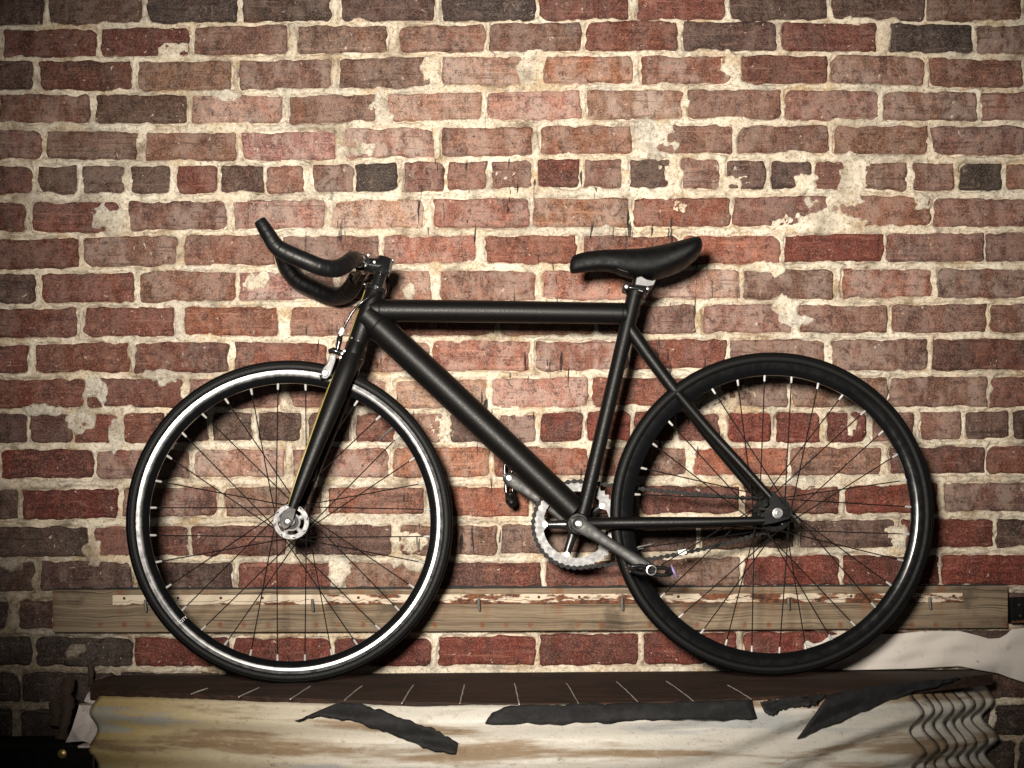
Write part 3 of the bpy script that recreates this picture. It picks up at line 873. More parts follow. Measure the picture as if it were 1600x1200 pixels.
thin_sheet('torn_banner', M['banner'],
  ([(1256,1008),(1260,1000),(1272,1006),(1284,1003),(1295,994),(1318,989),(1350,990),(1395,991),(1440,986),(1500,986),(1528,993),(1545,998),(1562,997),(1574,990),(1580,983),(1600,981),(1660,980)],
   [(1256,1014),(1262,1018),(1290,1046),(1330,1047),(1420,1045),(1500,1041),(1530,1047),(1560,1052),(1575,1058),(1600,1066),(1630,1078),(1660,1074)]),
  -.026, 'torn white plastic banner lying on the wall behind the rear wheel', 'banner', wav=.0022, nx_=130, nz=30)

def crumple(name, mat, pts, tris, label, cat, thick=.0015):
    mb = MB(); mb.add([U(*p) for p in pts], tris)
    o = mb.build(name, mat, None, smooth=False)
    sb = o.modifiers.new('soft', 'SUBSURF'); sb.subdivision_type = 'SIMPLE'; sb.levels = 3; sb.render_levels = 3
    tx = bpy.data.textures.new(name + '_creases', 'CLOUDS'); tx.noise_scale = .02
    dp = o.modifiers.new('creases', 'DISPLACE'); dp.texture = tx; dp.strength = .006; dp.mid_level = .5; dp.texture_coords = 'GLOBAL'
    md = o.modifiers.new('thickness', 'SOLIDIFY'); md.thickness = thick; md.offset = 0
    return tag(o, label, cat)
crumple('torn_paper', M['scrap'], [(124,1101,-.15),(156,1104,-.17),(145,1125,-.155),(112,1140,-.16),(103,1160,-.15),(130,1158,-.18),(166,1146,-.19),(150,1166,-.18),(160,1120,-.165)],
        [(0,2,3),(0,1,2),(1,8,2),(2,5,3),(3,5,4),(2,6,5),(2,8,6),(5,6,7)], 'crumpled dirty white paper triangle at the left end of the sheets', 'paper')
crumple('torn_paper', M['scrap'], [(138,1083,-.14),(150,1075,-.15),(158,1084,-.16),(155,1103,-.165),(132,1096,-.15),(142,1098,-.16)],
        [(0,1,5),(1,2,5),(2,3,5),(3,4,5),(4,0,5)], 'small curled paper scrap above the crumpled paper triangle', 'paper')
def lath(pts, w, label):
    mb = MB()
    P = spline(pts, 5)
    V = []; rr = random.Random(5)
    q = [U(*p) for p in P]
    mb.tube(q, [w*rr.uniform(.7, 1.25) for _ in q], 8, flat=.55)
    return tag(mb.build('split_lath', M['lath'], None, angle=50), label, 'lath')
lath([(108,1060,-.05),(104,1080,-.07),(106,1105,-.09),(101,1130,-.10),(96,1156,-.11)], .012, 'long mouldering split lath left of the crumpled paper')
lath([(84,1096,-.03),(88,1115,-.04),(84,1135,-.05)], .012, 'short broken lath beside the dark box')
lath([(141,1040,-.02),(142,1056,-.03),(141,1072,-.05)], .0055, 'thin pale splinter above the paper scraps')
box = MB()
a = U(-60, 1168, -.22); b = U(146, 1300, -.22)
box.box(((a.x+b.x)/2, -.12, (a.z+b.z)/2), ((b.x-a.x)/2, .10, (a.z-b.z)/2))
bx = empty('dark_box', ((a.x+b.x)/2, -.12, b.z))
tag(bx, 'black box with one brass stud in the lower left corner', 'box')
box.build('body', M['blackbox'], bx, smooth=False, bevel=.003)
mb = MB(); c = U(97, 1178, -.222); mb.lathe((c.x, -.2205, c.z), [(0, -.004), (.005, -.0036), (.0088, -.0015), (.0095, 0), (0, 0)], 20, closed=False)
mb.build('stud', M['brass'], bx)
mb = MB(); p = U(146, 1168, -.2); mb.tube([U(147,1170,-.222), U(146,1185,-.223), U(147,1215,-.222)], .0016, 8)
mb.build('edge_wire', M['lath'], bx)
mb = MB(); p = U(137, 1165, -.2); mb.box((p.x, -.2, p.z), (.014, .02, .0022)); mb.build('ledger_strip', M['scrap'], bx, smooth=False, bevel=.0006)
mk = empty('wall_bracket', U(1594, 975, -.01))
tag(mk, 'dark iron bracket on the wall right of the board end', 'bracket')
mb = MB(); mb.prism(pxpoly([(1577,934),(1660,930),(1660,976),(1579,974)], -.03), -.034, -.005); mb.build('plate', M['blackbox'], mk, smooth=False, bevel=.002)
mb = MB(); mb.tube([U(1580,972,-.04), U(1620,970,-.045), U(1660,969,-.04)], .003, 8); mb.build('rod', M['rust'], mk)
for q in ((1592, 945), (1594, 962)):
    mb = MB(); c = U(*q, -.034); mb.lathe((c.x, -.0335, c.z), [(0, -.004), (.003, -.0035), (.004, 0), (0, 0)], 10, closed=False); mb.build('bolt', M['grey_alu'], mk)

# ------------------------------------------------------------------ bicycle
Y0 = -0.19
S0 = (D + Y0)/F
def P0(px, py, dy=0.0):
    """picture position measured in the bicycle's middle plane, then moved sideways by dy"""
    p = U(px, py, Y0); p.y += dy; return p
bike = empty('bicycle', P0(830, 1060))
tag(bike, 'matt black single speed bicycle with bullhorn handlebar leaning on the brick wall', 'bicycle')
R = 253*S0

def wheel(cpx, cpy, label, silver, rot, valve_deg, steer=0.0):
    C = P0(cpx, cpy)
    w = empty('wheel', C, bike); w['label'] = label
    w.rotation_euler = (0, 0, math.radians(steer))
    # tyre
    rt = .0132; rc = R - rt
    mb = MB()
    prof = []
    for k in range(20):
        a = 2*math.pi*k/20
        prof.append((rc + rt*math.cos(a), rt*math.sin(a)*0.98))
    mb.lathe(C, prof, 160); mb.build('tyre', M['rubber'], w, C, angle=80)
    mb = MB()
    for k in range(2):
        mb.lathe(C, [(rc + rt*.55, (-1)**k*rt*.83), (rc + rt*.50, (-1)**k*rt*.90), (rc + rt*.45, (-1)**k*rt*.88)], 140, closed=True)
    mb.build('tyre_seam', M['rubber'], w, C, angle=80)
    # rim
    ro = 239*S0; ri = 217*S0; hw = .0098
    rb = ro - .0145
    mb = MB()
    mb.lathe(C, [(ro, -hw), (rb, -hw*1.01), (rb - .003, -hw*.9), (ri + .003, -hw*.62), (ri, -hw*.35), (ri, hw*.35), (ri + .003, hw*.62), (rb - .003, hw*.9), (rb, hw*1.01), (ro, hw)], 160)
    mb.build('rim', M['rimblack'], w, C, angle=25)
    if silver:
        for sgn in (-1, 1):
            mb = MB(); mb.lathe(C, [(ro - .0008, sgn*hw), (ro - .0008, sgn*(hw+.0006)), (ro - .0092, sgn*(hw+.0007)), (ro - .0092, sgn*hw)], 160)
            mb.build('brake_track', M['track'], w, C, angle=25)
    # hub
    fy = .031; rf = .0315
    mb = MB()
    mb.lathe(C, [(0, -.047), (.008, -.047), (.008, -.036), (.014, -.035), (.017, -.030), (.0135, -.024), (.0125, 0), (.0135, .024), (.017, .030), (.014, .035), (.008, .036), (.008, .047), (0, .047)], 40, closed=False)
    hub = mb.build('hub', M['grey_alu'] if silver else M['gloss'], w, C)
    for sgn in (-1, 1):
        mb = MB()
        th = .0019
        mb.lathe((C.x, C.y + sgn*fy, C.z), [(.0262, -th), (.0255, 0), (.0262, th), (.0348, th), (.0356, 0), (.0348, -th)], 64)
        for k in range(5):
            a = math.radians(rot + 72*k + 20)
            q = Vector((math.cos(a), 0, math.sin(a)))
            cc = Vector((C.x, C.y + sgn*fy, C.z))
            mb.tube([cc + q*.0135, cc + q*.0205, cc + q*.0268], [.0055, .0042, .0062], 10, flat=.34)
        mb.lathe((C.x, C.y + sgn*fy, C.z), [(.0125, -th*1.6), (.0125, th*1.6), (.0185, th), (.0185, -th)], 48)
        mb.build('flange', M['alu'] if silver else M['gloss'], w, C, angle=30)
    # 32 spokes, three cross
    for i in range(32):
        a = math.radians(rot + 11.25*i)
        sgn = -1 if i % 2 == 0 else 1
        off = math.radians(67.5) * (1 if (i//2) % 2 == 0 else -1)
        ah = a + off
        inn = .0016*(1 if (i//2) % 2 == 0 else -1)
        h = C + Vector((rf*math.cos(ah), sgn*fy + inn, rf*math.sin(ah)))
        e = C + Vector((ri*math.cos(a), sgn*.0015, ri*math.sin(a)))
        mb = MB(); mb.tube([h, h.lerp(e, .5), e], .00130, 6)
        sp = mb.build('spoke', M['spoke'], w, C)
        d = (h - e).normalized()
        mb = MB(); mb.tube([e - d*.001, e + d*.004, e + d*.011, e + d*.0125], [.0025, .0025, .0021, .0014], 8)
        mb.build('nipple', M['nipple'], w, C)
    a = math.radians(valve_deg); q = Vector((math.cos(a), 0, math.sin(a)))
    mb = MB(); mb.tube([C + q*(ri + .002), C + q*(ri - .018), C + q*(ri - .0185), C + q*(ri - .03), C + q*(ri - .031), C + q*(ri - .036)], [.003, .003, .0022, .0022, .0034, .0026], 10)
    mb.build('valve', M['chrome'], w, C)
    return C
CF = wheel(455.5, 816, 'front wheel with silver brake track and silver slotted hub', True, 5.5, 43.5, 7.0)
CR = wheel(1206, 803.5, 'rear wheel with all black rim', False, 3.0, 194)

def part(name, pts, radii, mat='frame', seg=28, flat=1.0, smooth_path=0, parent=None):
    q = [Vector(p) for p in pts]
    if smooth_path:
        arr = spline([(*p, r) for p, r in zip(q, radii)], smooth_path)
        q = [Vector(a[:3]) for a in arr]; radii = [a[3] for a in arr]
    mb = MB(); mb.tube(q, radii, seg, flat=flat)
    return mb.build(name, M[mat], parent or bike, angle=50)
px_ = lambda n: n*S0

# --- frame tubes
ht0, ht1 = P0(586.5, 453), P0(557.5, 540)
part('head_tube', [ht0, ht0.lerp(ht1, .03), ht0.lerp(ht1, .97), ht1], [px_(14.5), px_(15.5), px_(15.8), px_(14.5)])
part('top_tube', [P0(578, 485), P0(780, 487), P0(978, 490)], [px_(17.5), px_(17.3), px_(16.5)])
part('down_tube', [P0(572, 492), P0(684, 596.5), P0(800, 706), P0(898, 799)], [px_(22), px_(22.3), px_(22), px_(20.5)])
part('seat_tube', [P0(992.5, 458), P0(963.5, 580), P0(919, 769), P0(906, 818)], [px_(12.6), px_(11.6), px_(11.4), px_(12)])
part('seat_collar', [P0(994.2, 452), P0(991.6, 463)], [px_(14.2), px_(14.2)])
# weld fillets where tubes meet
def weld(c, n, r, t):
    mb = MB(); n = Vector(n).normalized()
    u = n.cross(Vector((0, 1, 0))).normalized(); v = n.cross(u)
    V, Fc = [], []
    A, B = 40, 8
    for i in range(A):
        a = 2*math.pi*i/A
        d = u*math.cos(a) + v*math.sin(a)
        for j in range(B):
            b = 2*math.pi*j/B
            V.append(Vector(c) + d*(r + t*math.cos(b)) + n*t*math.sin(b))
    for i in range(A):
        for j in range(B):
            i2, j2 = (i+1) % A, (j+1) % B
            Fc.append((i*B+j, i2*B+j, i2*B+j2, i*B+j2))
    mb.add(V, Fc); return mb.build('weld', M['frame'], bike, angle=80)
weld(P0(594, 485.3), P0(700, 486) - P0(600, 485), px_(16.6), px_(1.6))
weld(P0(590, 509.5), P0(684, 596) - P0(590, 509), px_(21.6), px_(1.7))
weld(P0(972, 490), (1, 0, 0), px_(15.9), px_(1.5))
# seat stays: a wishbone that splits towards the dropouts
part('seat_stay_bridge', [P0(984, 514), P0(1010, 551), P0(1045, 598), P0(1078, 641)], [px_(11), px_(10.6), px_(10.2), px_(9)], seg=24)
for s_ in (-1, 1):
    part('seat_stay', [P0(1060, 617, s_*.006), P0(1082, 645, s_*.016), P0(1110, 680, s_*.030), P0(1150, 726, s_*.047), P0(1196, 779, s_*.062)],
         [px_(7.5), px_(8), px_(7.6), px_(6.8), px_(5.4)], smooth_path=5, seg=20)
    part('chain_stay', [P0(914, 818.5, s_*.020), P0(960, 818, s_*.036), P0(1030, 817.5, s_*.046), P0(1110, 816.5, s_*.056), P0(1186, 814.5, s_*.062)],
         [px_(9.5), px_(9.4), px_(9), px_(7.6), px_(6.2)], smooth_path=5, seg=20)
    # dropout plate with its slot
    yy = Y0 + s_*.063
    mb = MB()
    pl = [(1180,806),(1184,822),(1204,818),(1224,812),(1229,807),(1229,800),(1224,797),(1215,792),(1208,780),(1201,770),(1192,774),(1195,790),(1190,798)]
    mb.prism([(P0(a, b).x, P0(a, b).z) for a, b in pl], yy - .0035, yy + .0035)
    dp = mb.build('dropout', M['saddle'], bike, smooth=False, bevel=.001)
    mb = MB(); c = P0(1211, 803.5); o_ = s_*.0036
    mb.tube([(P0(1199, 803.5).x, yy + o_ - .0008, c.z), (P0(1225, 803.5).x, yy + o_ - .0008, c.z)], px_(6.5), 14, flat=.12)
    mb.build('slot_recess', M['gloss'], dp)
    mb = MB(); mb.lathe((CR.x, yy + s_*.0035, CR.z), [(0, s_*.014), (.0042, s_*.014), (.0046, s_*.012), (.0046, s_*.008), (.0085, s_*.008), (.0085, s_*.002), (.0105, s_*.0018), (.0105, 0), (0, 0)], 24, closed=False)
    mb.build('axle_nut', M['chrome'], bike, angle=30)
    mb = MB(); mb.tube([(P0(1177, 797).x, yy + s_*.003, P0(0, 797).z), (P0(1199, 799).x, yy + s_*.003, P0(0, 799).z)], px_(1.7), 8)
    mb.build('tension_screw', M['chrome'], bike)
# bottom bracket
mb = MB(); cb = P0(902, 818.7)
mb.lathe(cb, [(0, -.036), (px_(15), -.036), (px_(16.5), -.034), (px_(17), -.03), (px_(17), .03), (px_(16.5), .034), (0, .036)], 48, closed=False)
mb.build('bottom_bracket', M['frame'], bike, angle=40)
mb = MB(); mb.lathe(cb, [(px_(9), -.041), (px_(13.2), -.041), (px_(14), -.0395), (px_(14), -.036), (px_(9), -.036)], 40); mb.build('bearing_cup', M['gloss'], bike, angle=30)

# --- fork
part('fork_crown', [P0(559, 536), P0(556, 545), P0(551.5, 560), P0(546, 575)], [px_(14.5), px_(16.5), px_(17.5), px_(15)], flat=1.35)
for s_ in (-1, 1):
    part('fork_blade', [P0(551, 556, s_*.016), P0(541, 587, s_*.026), P0(521, 640, s_*.036), P0(499, 697, s_*.043), P0(477, 755, s_*.0475), P0(462, 795, s_*.049)],
         [px_(14), px_(15.5), px_(14.5), px_(12.2), px_(9.6), px_(7)], smooth_path=5, seg=24, flat=.82)
    part('bronze_stripe', [P0(539.5, 566, s_*.022 + .000), P0(527, 588, s_*.028), P0(508, 637, s_*.037), P0(488, 694, s_*.0435), P0(469, 748, s_*.0478), P0(457, 790, s_*.049)],
         [px_(2.2), px_(3.2), px_(3.2), px_(2.9), px_(2.4), px_(1.7)], 'olive', smooth_path=5, seg=10) if s_ < 0 else None
    mb = MB(); yy = Y0 + s_*.0485
    pl = [(463,790),(455,796),(447,803),(443,812),(444,822),(450,828),(455,826),(462,820),(465,810),(468,797)]
    mb.prism([(P0(a, b).x, P0(a, b).z) for a, b in pl], yy - .003, yy + .003)
    mb.build('fork_tip', M['grey_alu'], bike, smooth=False, bevel=.001)
    mb = MB(); mb.lathe((CF.x, yy + s_*.003, CF.z), [(0, s_*.008), (.0035, s_*.0085), (.0048, s_*.008), (.0052, s_*.005), (.0052, 0), (0, 0)], 24, closed=False)
    mb.build('axle_bolt', M['chrome'], bike, angle=30)
    mb = MB(); mb.lathe((CF.x, yy + s_*.003, CF.z), [(.0055, s_*.0035), (.0075, s_*.0035), (.0082, s_*.0025), (.0082, 0), (.0055, 0)], 24)
    mb.build('axle_washer', M['gloss'], bike, angle=30)
part('bronze_stripe', [P0(573, 455, -.006), P0(560, 494, -.006), P0(546.5, 534, -.006)], [px_(3.2), px_(3.6), px_(3.2)], 'olive', seg=10)
ax = (ht1 - ht0).normalized()
for p, r in ((ht0, 15.8), (ht1, 16.2)):
    part('headset_ring', [p - ax*px_(6.5), p - ax*px_(5), p + ax*px_(1.5), p + ax*px_(2.5)] if p is ht0 else [p - ax*px_(2.5), p - ax*px_(1.5), p + ax*px_(4.5), p + ax*px_(6)], [px_(r-1.5), px_(r+1), px_(r+1), px_(r-1)], 'gloss')
for q in ((571, 446.5), (591, 451), (551, 530), (561, 534)):
    mb = MB(); c = P0(*q, -.0205); mb.lathe(c, [(0, -.0012), (px_(1.6), -.0006), (px_(2.0), .0012), (0, .0012)], 12, closed=False); mb.build('headset_bolt', M['chrome'], bike)

# --- stem and handlebar
part('steerer_spacer', [ht0 - ax*px_(4), ht0 - ax*px_(10), ht0 - ax*px_(24), ht0 - ax*px_(34)], [px_(11), px_(10.3), px_(9.8), px_(9.8)], 'gloss')
stc = ht0 - ax*px_(38)
part('stem_clamp', [stc + ax*px_(14), stc + ax*px_(12), stc - ax*px_(12), stc - ax*px_(15)], [px_(11), px_(13.5), px_(13.5), px_(11)], 'gloss')
barc = P0(566, 413)
part('stem_body', [stc, stc.lerp(barc, .3), stc.lerp(barc, .75), barc], [px_(13.5), px_(13), px_(11.5), px_(12)], 'gloss')
mb = MB(); mb.tube([(barc.x, Y0 - .020, barc.z), (barc.x, Y0 - .022, barc.z), (barc.x, Y0 + .022, barc.z), (barc.x, Y0 + .020, barc.z)], [px_(10), px_(13), px_(13), px_(10)], 26)
mb.build('bar_clamp', M['gloss'], bike, angle=40)
for q, dy in (((613.5, 408), -.012), ((609, 425), -.012), ((548.5, 399), -.013), ((553, 428), -.013), ((577, 402), -.021), ((586, 412), -.0165)):
    mb = MB(); c = P0(*q, dy); mb.lathe(c, [(0, -.003), (px_(1.7), -.0028), (px_(2.6), -.001), (px_(2.6), .003), (0, .003)], 12, closed=False); mb.build('stem_bolt', M['chrome'], bike)
mb = MB()
mb.tube([P0(613, 406, -.014), P0(609, 427, -.014)], px_(2.0), 10); mb.build('pinch_bolt', M['chrome'], bike)
hb = empty('handlebar', barc, bike)
NB = [(406,345,-.385,8.2),(411,353,-.385,9.4),(420,367.5,-.384,10.2),(433,386,-.382,11.3),(453,397.5,-.380,11.8),(478,408,-.376,11.8),(502,417.5,-.368,11.8),(523,420,-.352,11.8),(539,414,-.330,11.6),(549,406.5,-.305,11.2),(556,405,-.275,10.8)]
FB = [(438.5,397,-.030,9.0),(441.5,405,-.030,9.6),(450,424,-.031,11),(467,443,-.033,11.2),(490,455,-.037,11.2),(511,464,-.044,11.2),(529,466.5,-.055,11),(542,461.5,-.072,11),(551,450.5,-.092,10.8),(557,438,-.115,10)]
for pts in (NB, FB):
    q = [U(a, b - (4.0 if pts is FB else 0.0), y) for a, b, y, r in pts]; rad = [r*(1.28 if pts is FB else 1.16)*(D+y)/F for a, b, y, r in pts]
    arr = spline([(*p, r) for p, r in zip(q, rad)], 6)
    mb = MB(); mb.tube([a[:3] for a in arr], [a[3] for a in arr], 22)
    t_ = mb.build('bar_tape', M['tape'], hb, angle=60)
    # overlapping turns of the tape
    mb = MB()
    for i in range(8, len(arr) - 1, 3):
        p, n_ = Vector(arr[i][:3]), (Vector(arr[i+1][:3]) - Vector(arr[i-1][:3])).normalized()
        mb.tube([p - n_*.0045, p - n_*.003, p + n_*.0045], [arr[i][3]*.97, arr[i][3]*1.010, arr[i][3]*.985], 22, caps=False)
    mb.build('tape_edge', M['tape'], hb, angle=70)
    mb = MB(); d = (q[0] - q[1]).normalized()
    mb.tube([q[0] - d*.003, q[0] + d*.0015, q[0] + d*.0025], [rad[0]*.86, rad[0]*.84, rad[0]*.5], 18)
    mb.build('end_plug', M['cap'], hb, angle=50)
q = [U(556,405,-.28), U(560,408,-.25), Vector((barc.x, Y0 - .03, barc.z)), Vector((barc.x, Y0 + .03, barc.z)), U(557,438,-.115)]
part('bar', q, [.0128, .0128, .0128, .0128, .0122], 'gloss', smooth_path=6, parent=hb)
# brake lever on the far side of the bar and its hinge
part('brake_lever', [P0(549, 391, .004), P0(546, 396, .002), P0(535, 402, .02), P0(521, 405, .04), P0(508, 404.5, .055)], [px_(1.5), px_(4), px_(3.2), px_(2.8), px_(1.8)], 'chrome', smooth_path=5, seg=12, flat=.5)

# --- front brake and cable
part('brake_cable', [P0(598, 447, .028), P0(594, 455, .012), P0(586, 463.5, -.022), P0(571, 473.5, -.028), P0(556, 487, -.026), P0(545.5, 503, -.024), P0(538, 517, -.022)], [px_(2.2)]*7, 'gloss', smooth_path=6, seg=12)
part('cable_ferrule', [P0(537.6, 515, -.022), P0(537, 518, -.022), P0(534, 525.5, -.022), P0(533.8, 527, -.022)], [px_(2.6), px_(3.9), px_(3.9), px_(3)], 'white_tape', seg=14)
part('cable_ring', [P0(534.4, 525.6, -.022), P0(533.8, 527.6, -.022)], [px_(4.4)]*2, 'chrome', seg=14)
part('cable_adjuster', [P0(533.6, 527.5, -.022), P0(532.4, 533, -.022), P0(531.4, 540, -.022), P0(529, 550, -.022)], [px_(3.6), px_(4.8), px_(4.0), px_(3.4)], 'gloss', seg=14)
part('brake_bridge', [P0(516, 552, -.022), P0(523, 550, -.023), P0(535, 554, -.022), P0(546, 556, -.010)], [px_(4), px_(5), px_(5), px_(5)], 'gloss', seg=14)
mb = MB(); mb.prism([(P0(a, b).x, P0(a, b).z) for a, b in [(518,557),(528,557),(527,566),(524,575),(519,589),(513,595),(506,594),(504.5,586),(508,578),(514,571)]], Y0 - .031, Y0 - .021)
mb.build('caliper_arm', M['alu'], bike, smooth=False, bevel=.0022)
mb = MB(); mb.prism([(P0(a, b).x, P0(a, b).z) for a, b in [(518,557),(528,557),(527,566),(524,575),(519,589),(513,595),(506,594),(504.5,586),(508,578),(514,571)]], Y0 + .021, Y0 + .031)
mb.build('caliper_arm', M['gloss'], bike, smooth=False, bevel=.0022)
mb = MB(); c = P0(511, 586, -.032); mb.lathe(c, [(0, -.003), (px_(4), -.003), (px_(5.4), -.001), (px_(5.4), .001), (0, .001)], 20, closed=False); mb.build('caliper_bolt', M['chrome'], bike, angle=30)
part('brake_pad', [P0(502, 592, -.017), P0(512, 589, -.017), P0(524, 588, -.017)], [px_(4), px_(4.6), px_(4)], 'rubber', seg=12, flat=.7)
for q in ((536.5, 555), (540, 551), (534, 561)):
    mb = MB(); c = P0(*q, -.028); mb.lathe(c, [(0, -.002), (px_(2.2), -.0015), (px_(2.8), .001), (0, .001)], 12, closed=False); mb.build('caliper_nut', M['chrome'], bike)
mb = MB(); c = P0(567, 563.5, -.018); mb.lathe(c, [(0, -.0008), (px_(1.2), 0), (0, .0008)], 10, closed=False); mb.build('crown_screw', M['chrome'], bike)

# --- saddle, seat post
SAD = [ # x, top, bottom, half width (m)
 (890,417,419,.004),(891.5,407,425,.012),(896,400,427,.017),(904,396.6,426,.0195),(915,394,424.6,.021),(929,392,423.4,.022),(943,390.7,423,.0232),(959,390.2,425.6,.026),(974,390,430.8,.031),
 (990,389.6,435,.037),(1005,388.4,436.6,.043),(1019,386.6,436,.050),(1034,384.2,432.6,.058),(1049,381.4,427.6,.065),(1063,378,421.8,.069),(1075,374.8,414.5,.070),(1084,373,407,.067),(1090,373.6,402,.059),(1093.4,379,396,.042),(1094.2,385,391,.02)]
secs = spline(SAD, 3); NA = 22; V = []; Fc = []
for (x, t, b, wd) in secs:
    zt, zb = P0(0, t).z, P0(0, b).z; X = P0(x, 0).x
    for k in range(NA):
        a = 2*math.pi*k/NA
        ca, sa = math.cos(a), math.sin(a)
        hz = (zt + zb)/2
        yy = wd*math.copysign(abs(ca)**0.75, ca)
        zz = hz + (zt - zb)/2*math.copysign(abs(sa)**(0.8 if sa > 0 else 0.55), sa)
        if sa < 0: zz = zz + 0.0
        # the skirt flares: widest low down, crown rounded
        yy *= (1.0 - 0.20*max(0, sa)) 
        V.append((X, Y0 + yy, zz))
n_ = len(secs)
for i in range(n_ - 1):
    for k in range(NA):
        k2 = (k+1) % NA
        Fc.append((i*NA + k, i*NA + k2, (i+1)*NA + k2, (i+1)*NA + k))
Fc.append(tuple(range(NA))); Fc.append(tuple((n_-1)*NA + k for k in range(NA-1, -1, -1)))
mb = MB(); mb.add(V, Fc)
sad = mb.build('saddle', M['saddle'], bike, angle=70)
for s_ in (-1, 1):
    part('saddle_rail', [P0(925, 410, s_*.010), P0(945, 412, s_*.014), P0(978, 428, s_*.022), P0(1026, 430, s_*.022), P0(1058, 402, s_*.030)], [px_(2.4)]*5, 'frame', smooth_path=5, seg=10, parent=sad)
part('seat_post', [P0(994.5, 456), P0(997, 446), P0(999, 438)], [px_(10.6), px_(10.6), px_(10.6)], 'gloss')
mb = MB(); mb.prism([(P0(a, b).x, P0(a, b).z) for a, b in [(993,438),(1000,436),(1008,441),(1017,443),(1023,441),(1019,450),(1010,451.5),(998,450),(991,449)]], Y0 - .031, Y0 + .031)
mb.build('rail_clamp', M['alu'], bike, smooth=False, bevel=.0015)
for q, r in (((977.5, 451), 5.5), ((1010.5, 454), 4.0)):
    mb = MB(); c = P0(*q)
    mb.tube([(c.x, Y0 - .022, c.z), (c.x, Y0 - .020, c.z), (c.x, Y0 + .022, c.z)], [px_(r*.8), px_(r), px_(r)], 16); mb.build('clamp_barrel', M['gloss'], bike, angle=40)
    mb = MB(); mb.lathe((c.x, Y0 - .022, c.z), [(0, -.0022), (px_(r*.5), -.002), (px_(r*.7), 0), (0, 0)], 14, closed=False); mb.build('clamp_bolt', M['chrome'], bike)
part('clamp_yoke', [P0(976, 450, -.012), P0(988, 452, -.014), P0(1012, 455, -.012)], [px_(4.4), px_(5), px_(4)], 'gloss', seg=14)
part('collar_bolt', [P0(989, 453, -.0165), P0(1003, 457.5, -.0155)], [px_(1.7)]*2, 'chrome', seg=10)

# --- drivetrain (on the wall side)
YC = Y0 + .045
kc = (D + Y0)/(D + YC)
CC = Vector((cb.x, YC, cb.z)); CG = Vector((P0(1209, 803.5).x, YC, CR.z))
rr_ = 66.5*(D + YC)/F; bcd = 49*(D + YC)/F
def toothed(C, r, n, depth, inner, th, lobes=None):
    out = []; 
    for i in range(n*6):
        a = 2*math.pi*i/(n*6)
        ph = i % 6
        q = r + depth*(1.0 if ph in (2, 3) else 0.45 if ph in (1, 4) else 0.0)
        out.append((q, a))
    inn = []
    for i in range(n*6):
        a = 2*math.pi*i/(n*6)
        q = inner
        if lobes is not None:
            for b in lobes:
                d = math.atan2(math.sin(a - b), math.cos(a - b))
                q = min(q, inner - .0085*max(0, 1 - (abs(d)*inner/.0125)**2))
        inn.append((q, a))
    N = len(out)
    V = []
    for y in (-th/2, th/2):
        for q, a in out: V.append((C.x + q*math.cos(a), C.y + y, C.z + q*math.sin(a)))
        for q, a in inn: V.append((C.x + q*math.cos(a), C.y + y, C.z + q*math.sin(a)))
    Fc = []
    for i in range(N):
        j = (i+1) % N
        Fc += [(i, j, N+j, N+i), (2*N+i, 3*N+i, 3*N+j, 2*N+j), (i, 2*N+i, 2*N+j, j), (N+i, N+j, 3*N+j, 3*N+i)]
    mb = MB(); mb.add(V, Fc); return mb
lob = [math.radians(36 + 72*k) for k in range(5)]
ring = toothed(CC, rr_ - .002, 46, .0045, bcd + .004, .0035, lob).build('chainring', M['alu'], bike, angle=30)
for b in lob:
    q = Vector((math.cos(b), 0, math.sin(b)))
    mb = MB(); mb.tube([CC + q*.014 + Vector((0, .004, 0)), CC + q*.035 + Vector((0, .004, 0)), CC + q*(bcd + .004) + Vector((0, .004, 0))], [.012, .009, .0075], 12, flat=.4)
    mb.build('spider_arm', M['gloss'], ring, angle=50)
    mb = MB(); c = CC + q*bcd
    mb.lathe(c, [(0, -.0028), (.0016, -.003), (.0018, -.0042), (.0055, -.0042), (.0062, -.003), (.0062, 0), (0, 0)], 18, closed=False)
    mb.build('chainring_bolt', M['chrome'], ring, angle=30)
cog = toothed(CG, .0290, 16, .0048, .014, .003).build('cog', M['grey_alu'], bike, angle=30)
mb = MB(); mb.lathe(CG, [(.008, -.004), (.018, -.004), (.019, 0), (.019, .006), (.008, .006)], 32); mb.build('lockring', M['gloss'], cog, angle=30)
# chain
rc_, rg = rr_ + .0015, .0315
path = []
dvec = CG - CC; L = math.hypot(dvec.x, dvec.z); base = math.atan2(dvec.z, dvec.x); al = math.acos((rc_ - rg)/L)
for k in range(60):
    a = base + al + (2*math.pi - 2*al)*k/59
    path.append((CC.x + rc_*math.cos(a), CC.z + rc_*math.sin(a)))
p0 = path[-1]; a = base - al; p1 = (CG.x + rg*math.cos(a), CG.z + rg*math.sin(a))
for k in range(1, 24):
    f = k/24; path.append((p0[0] + (p1[0]-p0[0])*f, p0[1] + (p1[1]-p0[1])*f - .011*4*f*(1-f)))
for k in range(30):
    a = base - al + 2*al*k/29; path.append((CG.x + rg*math.cos(a), CG.z + rg*math.sin(a)))
p0 = path[-1]; p1 = path[0]
for k in range(1, 24):
    f = k/24; path.append((p0[0] + (p1[0]-p0[0])*f, p0[1] + (p1[1]-p0[1])*f - .004*4*f*(1-f)))
pa = np.array(path + [path[0]]); sl = np.r_[0, np.cumsum(np.hypot(*np.diff(pa, axis=0).T))]
nl = int(round(sl[-1]/.0127/2))*2
mb = MB()
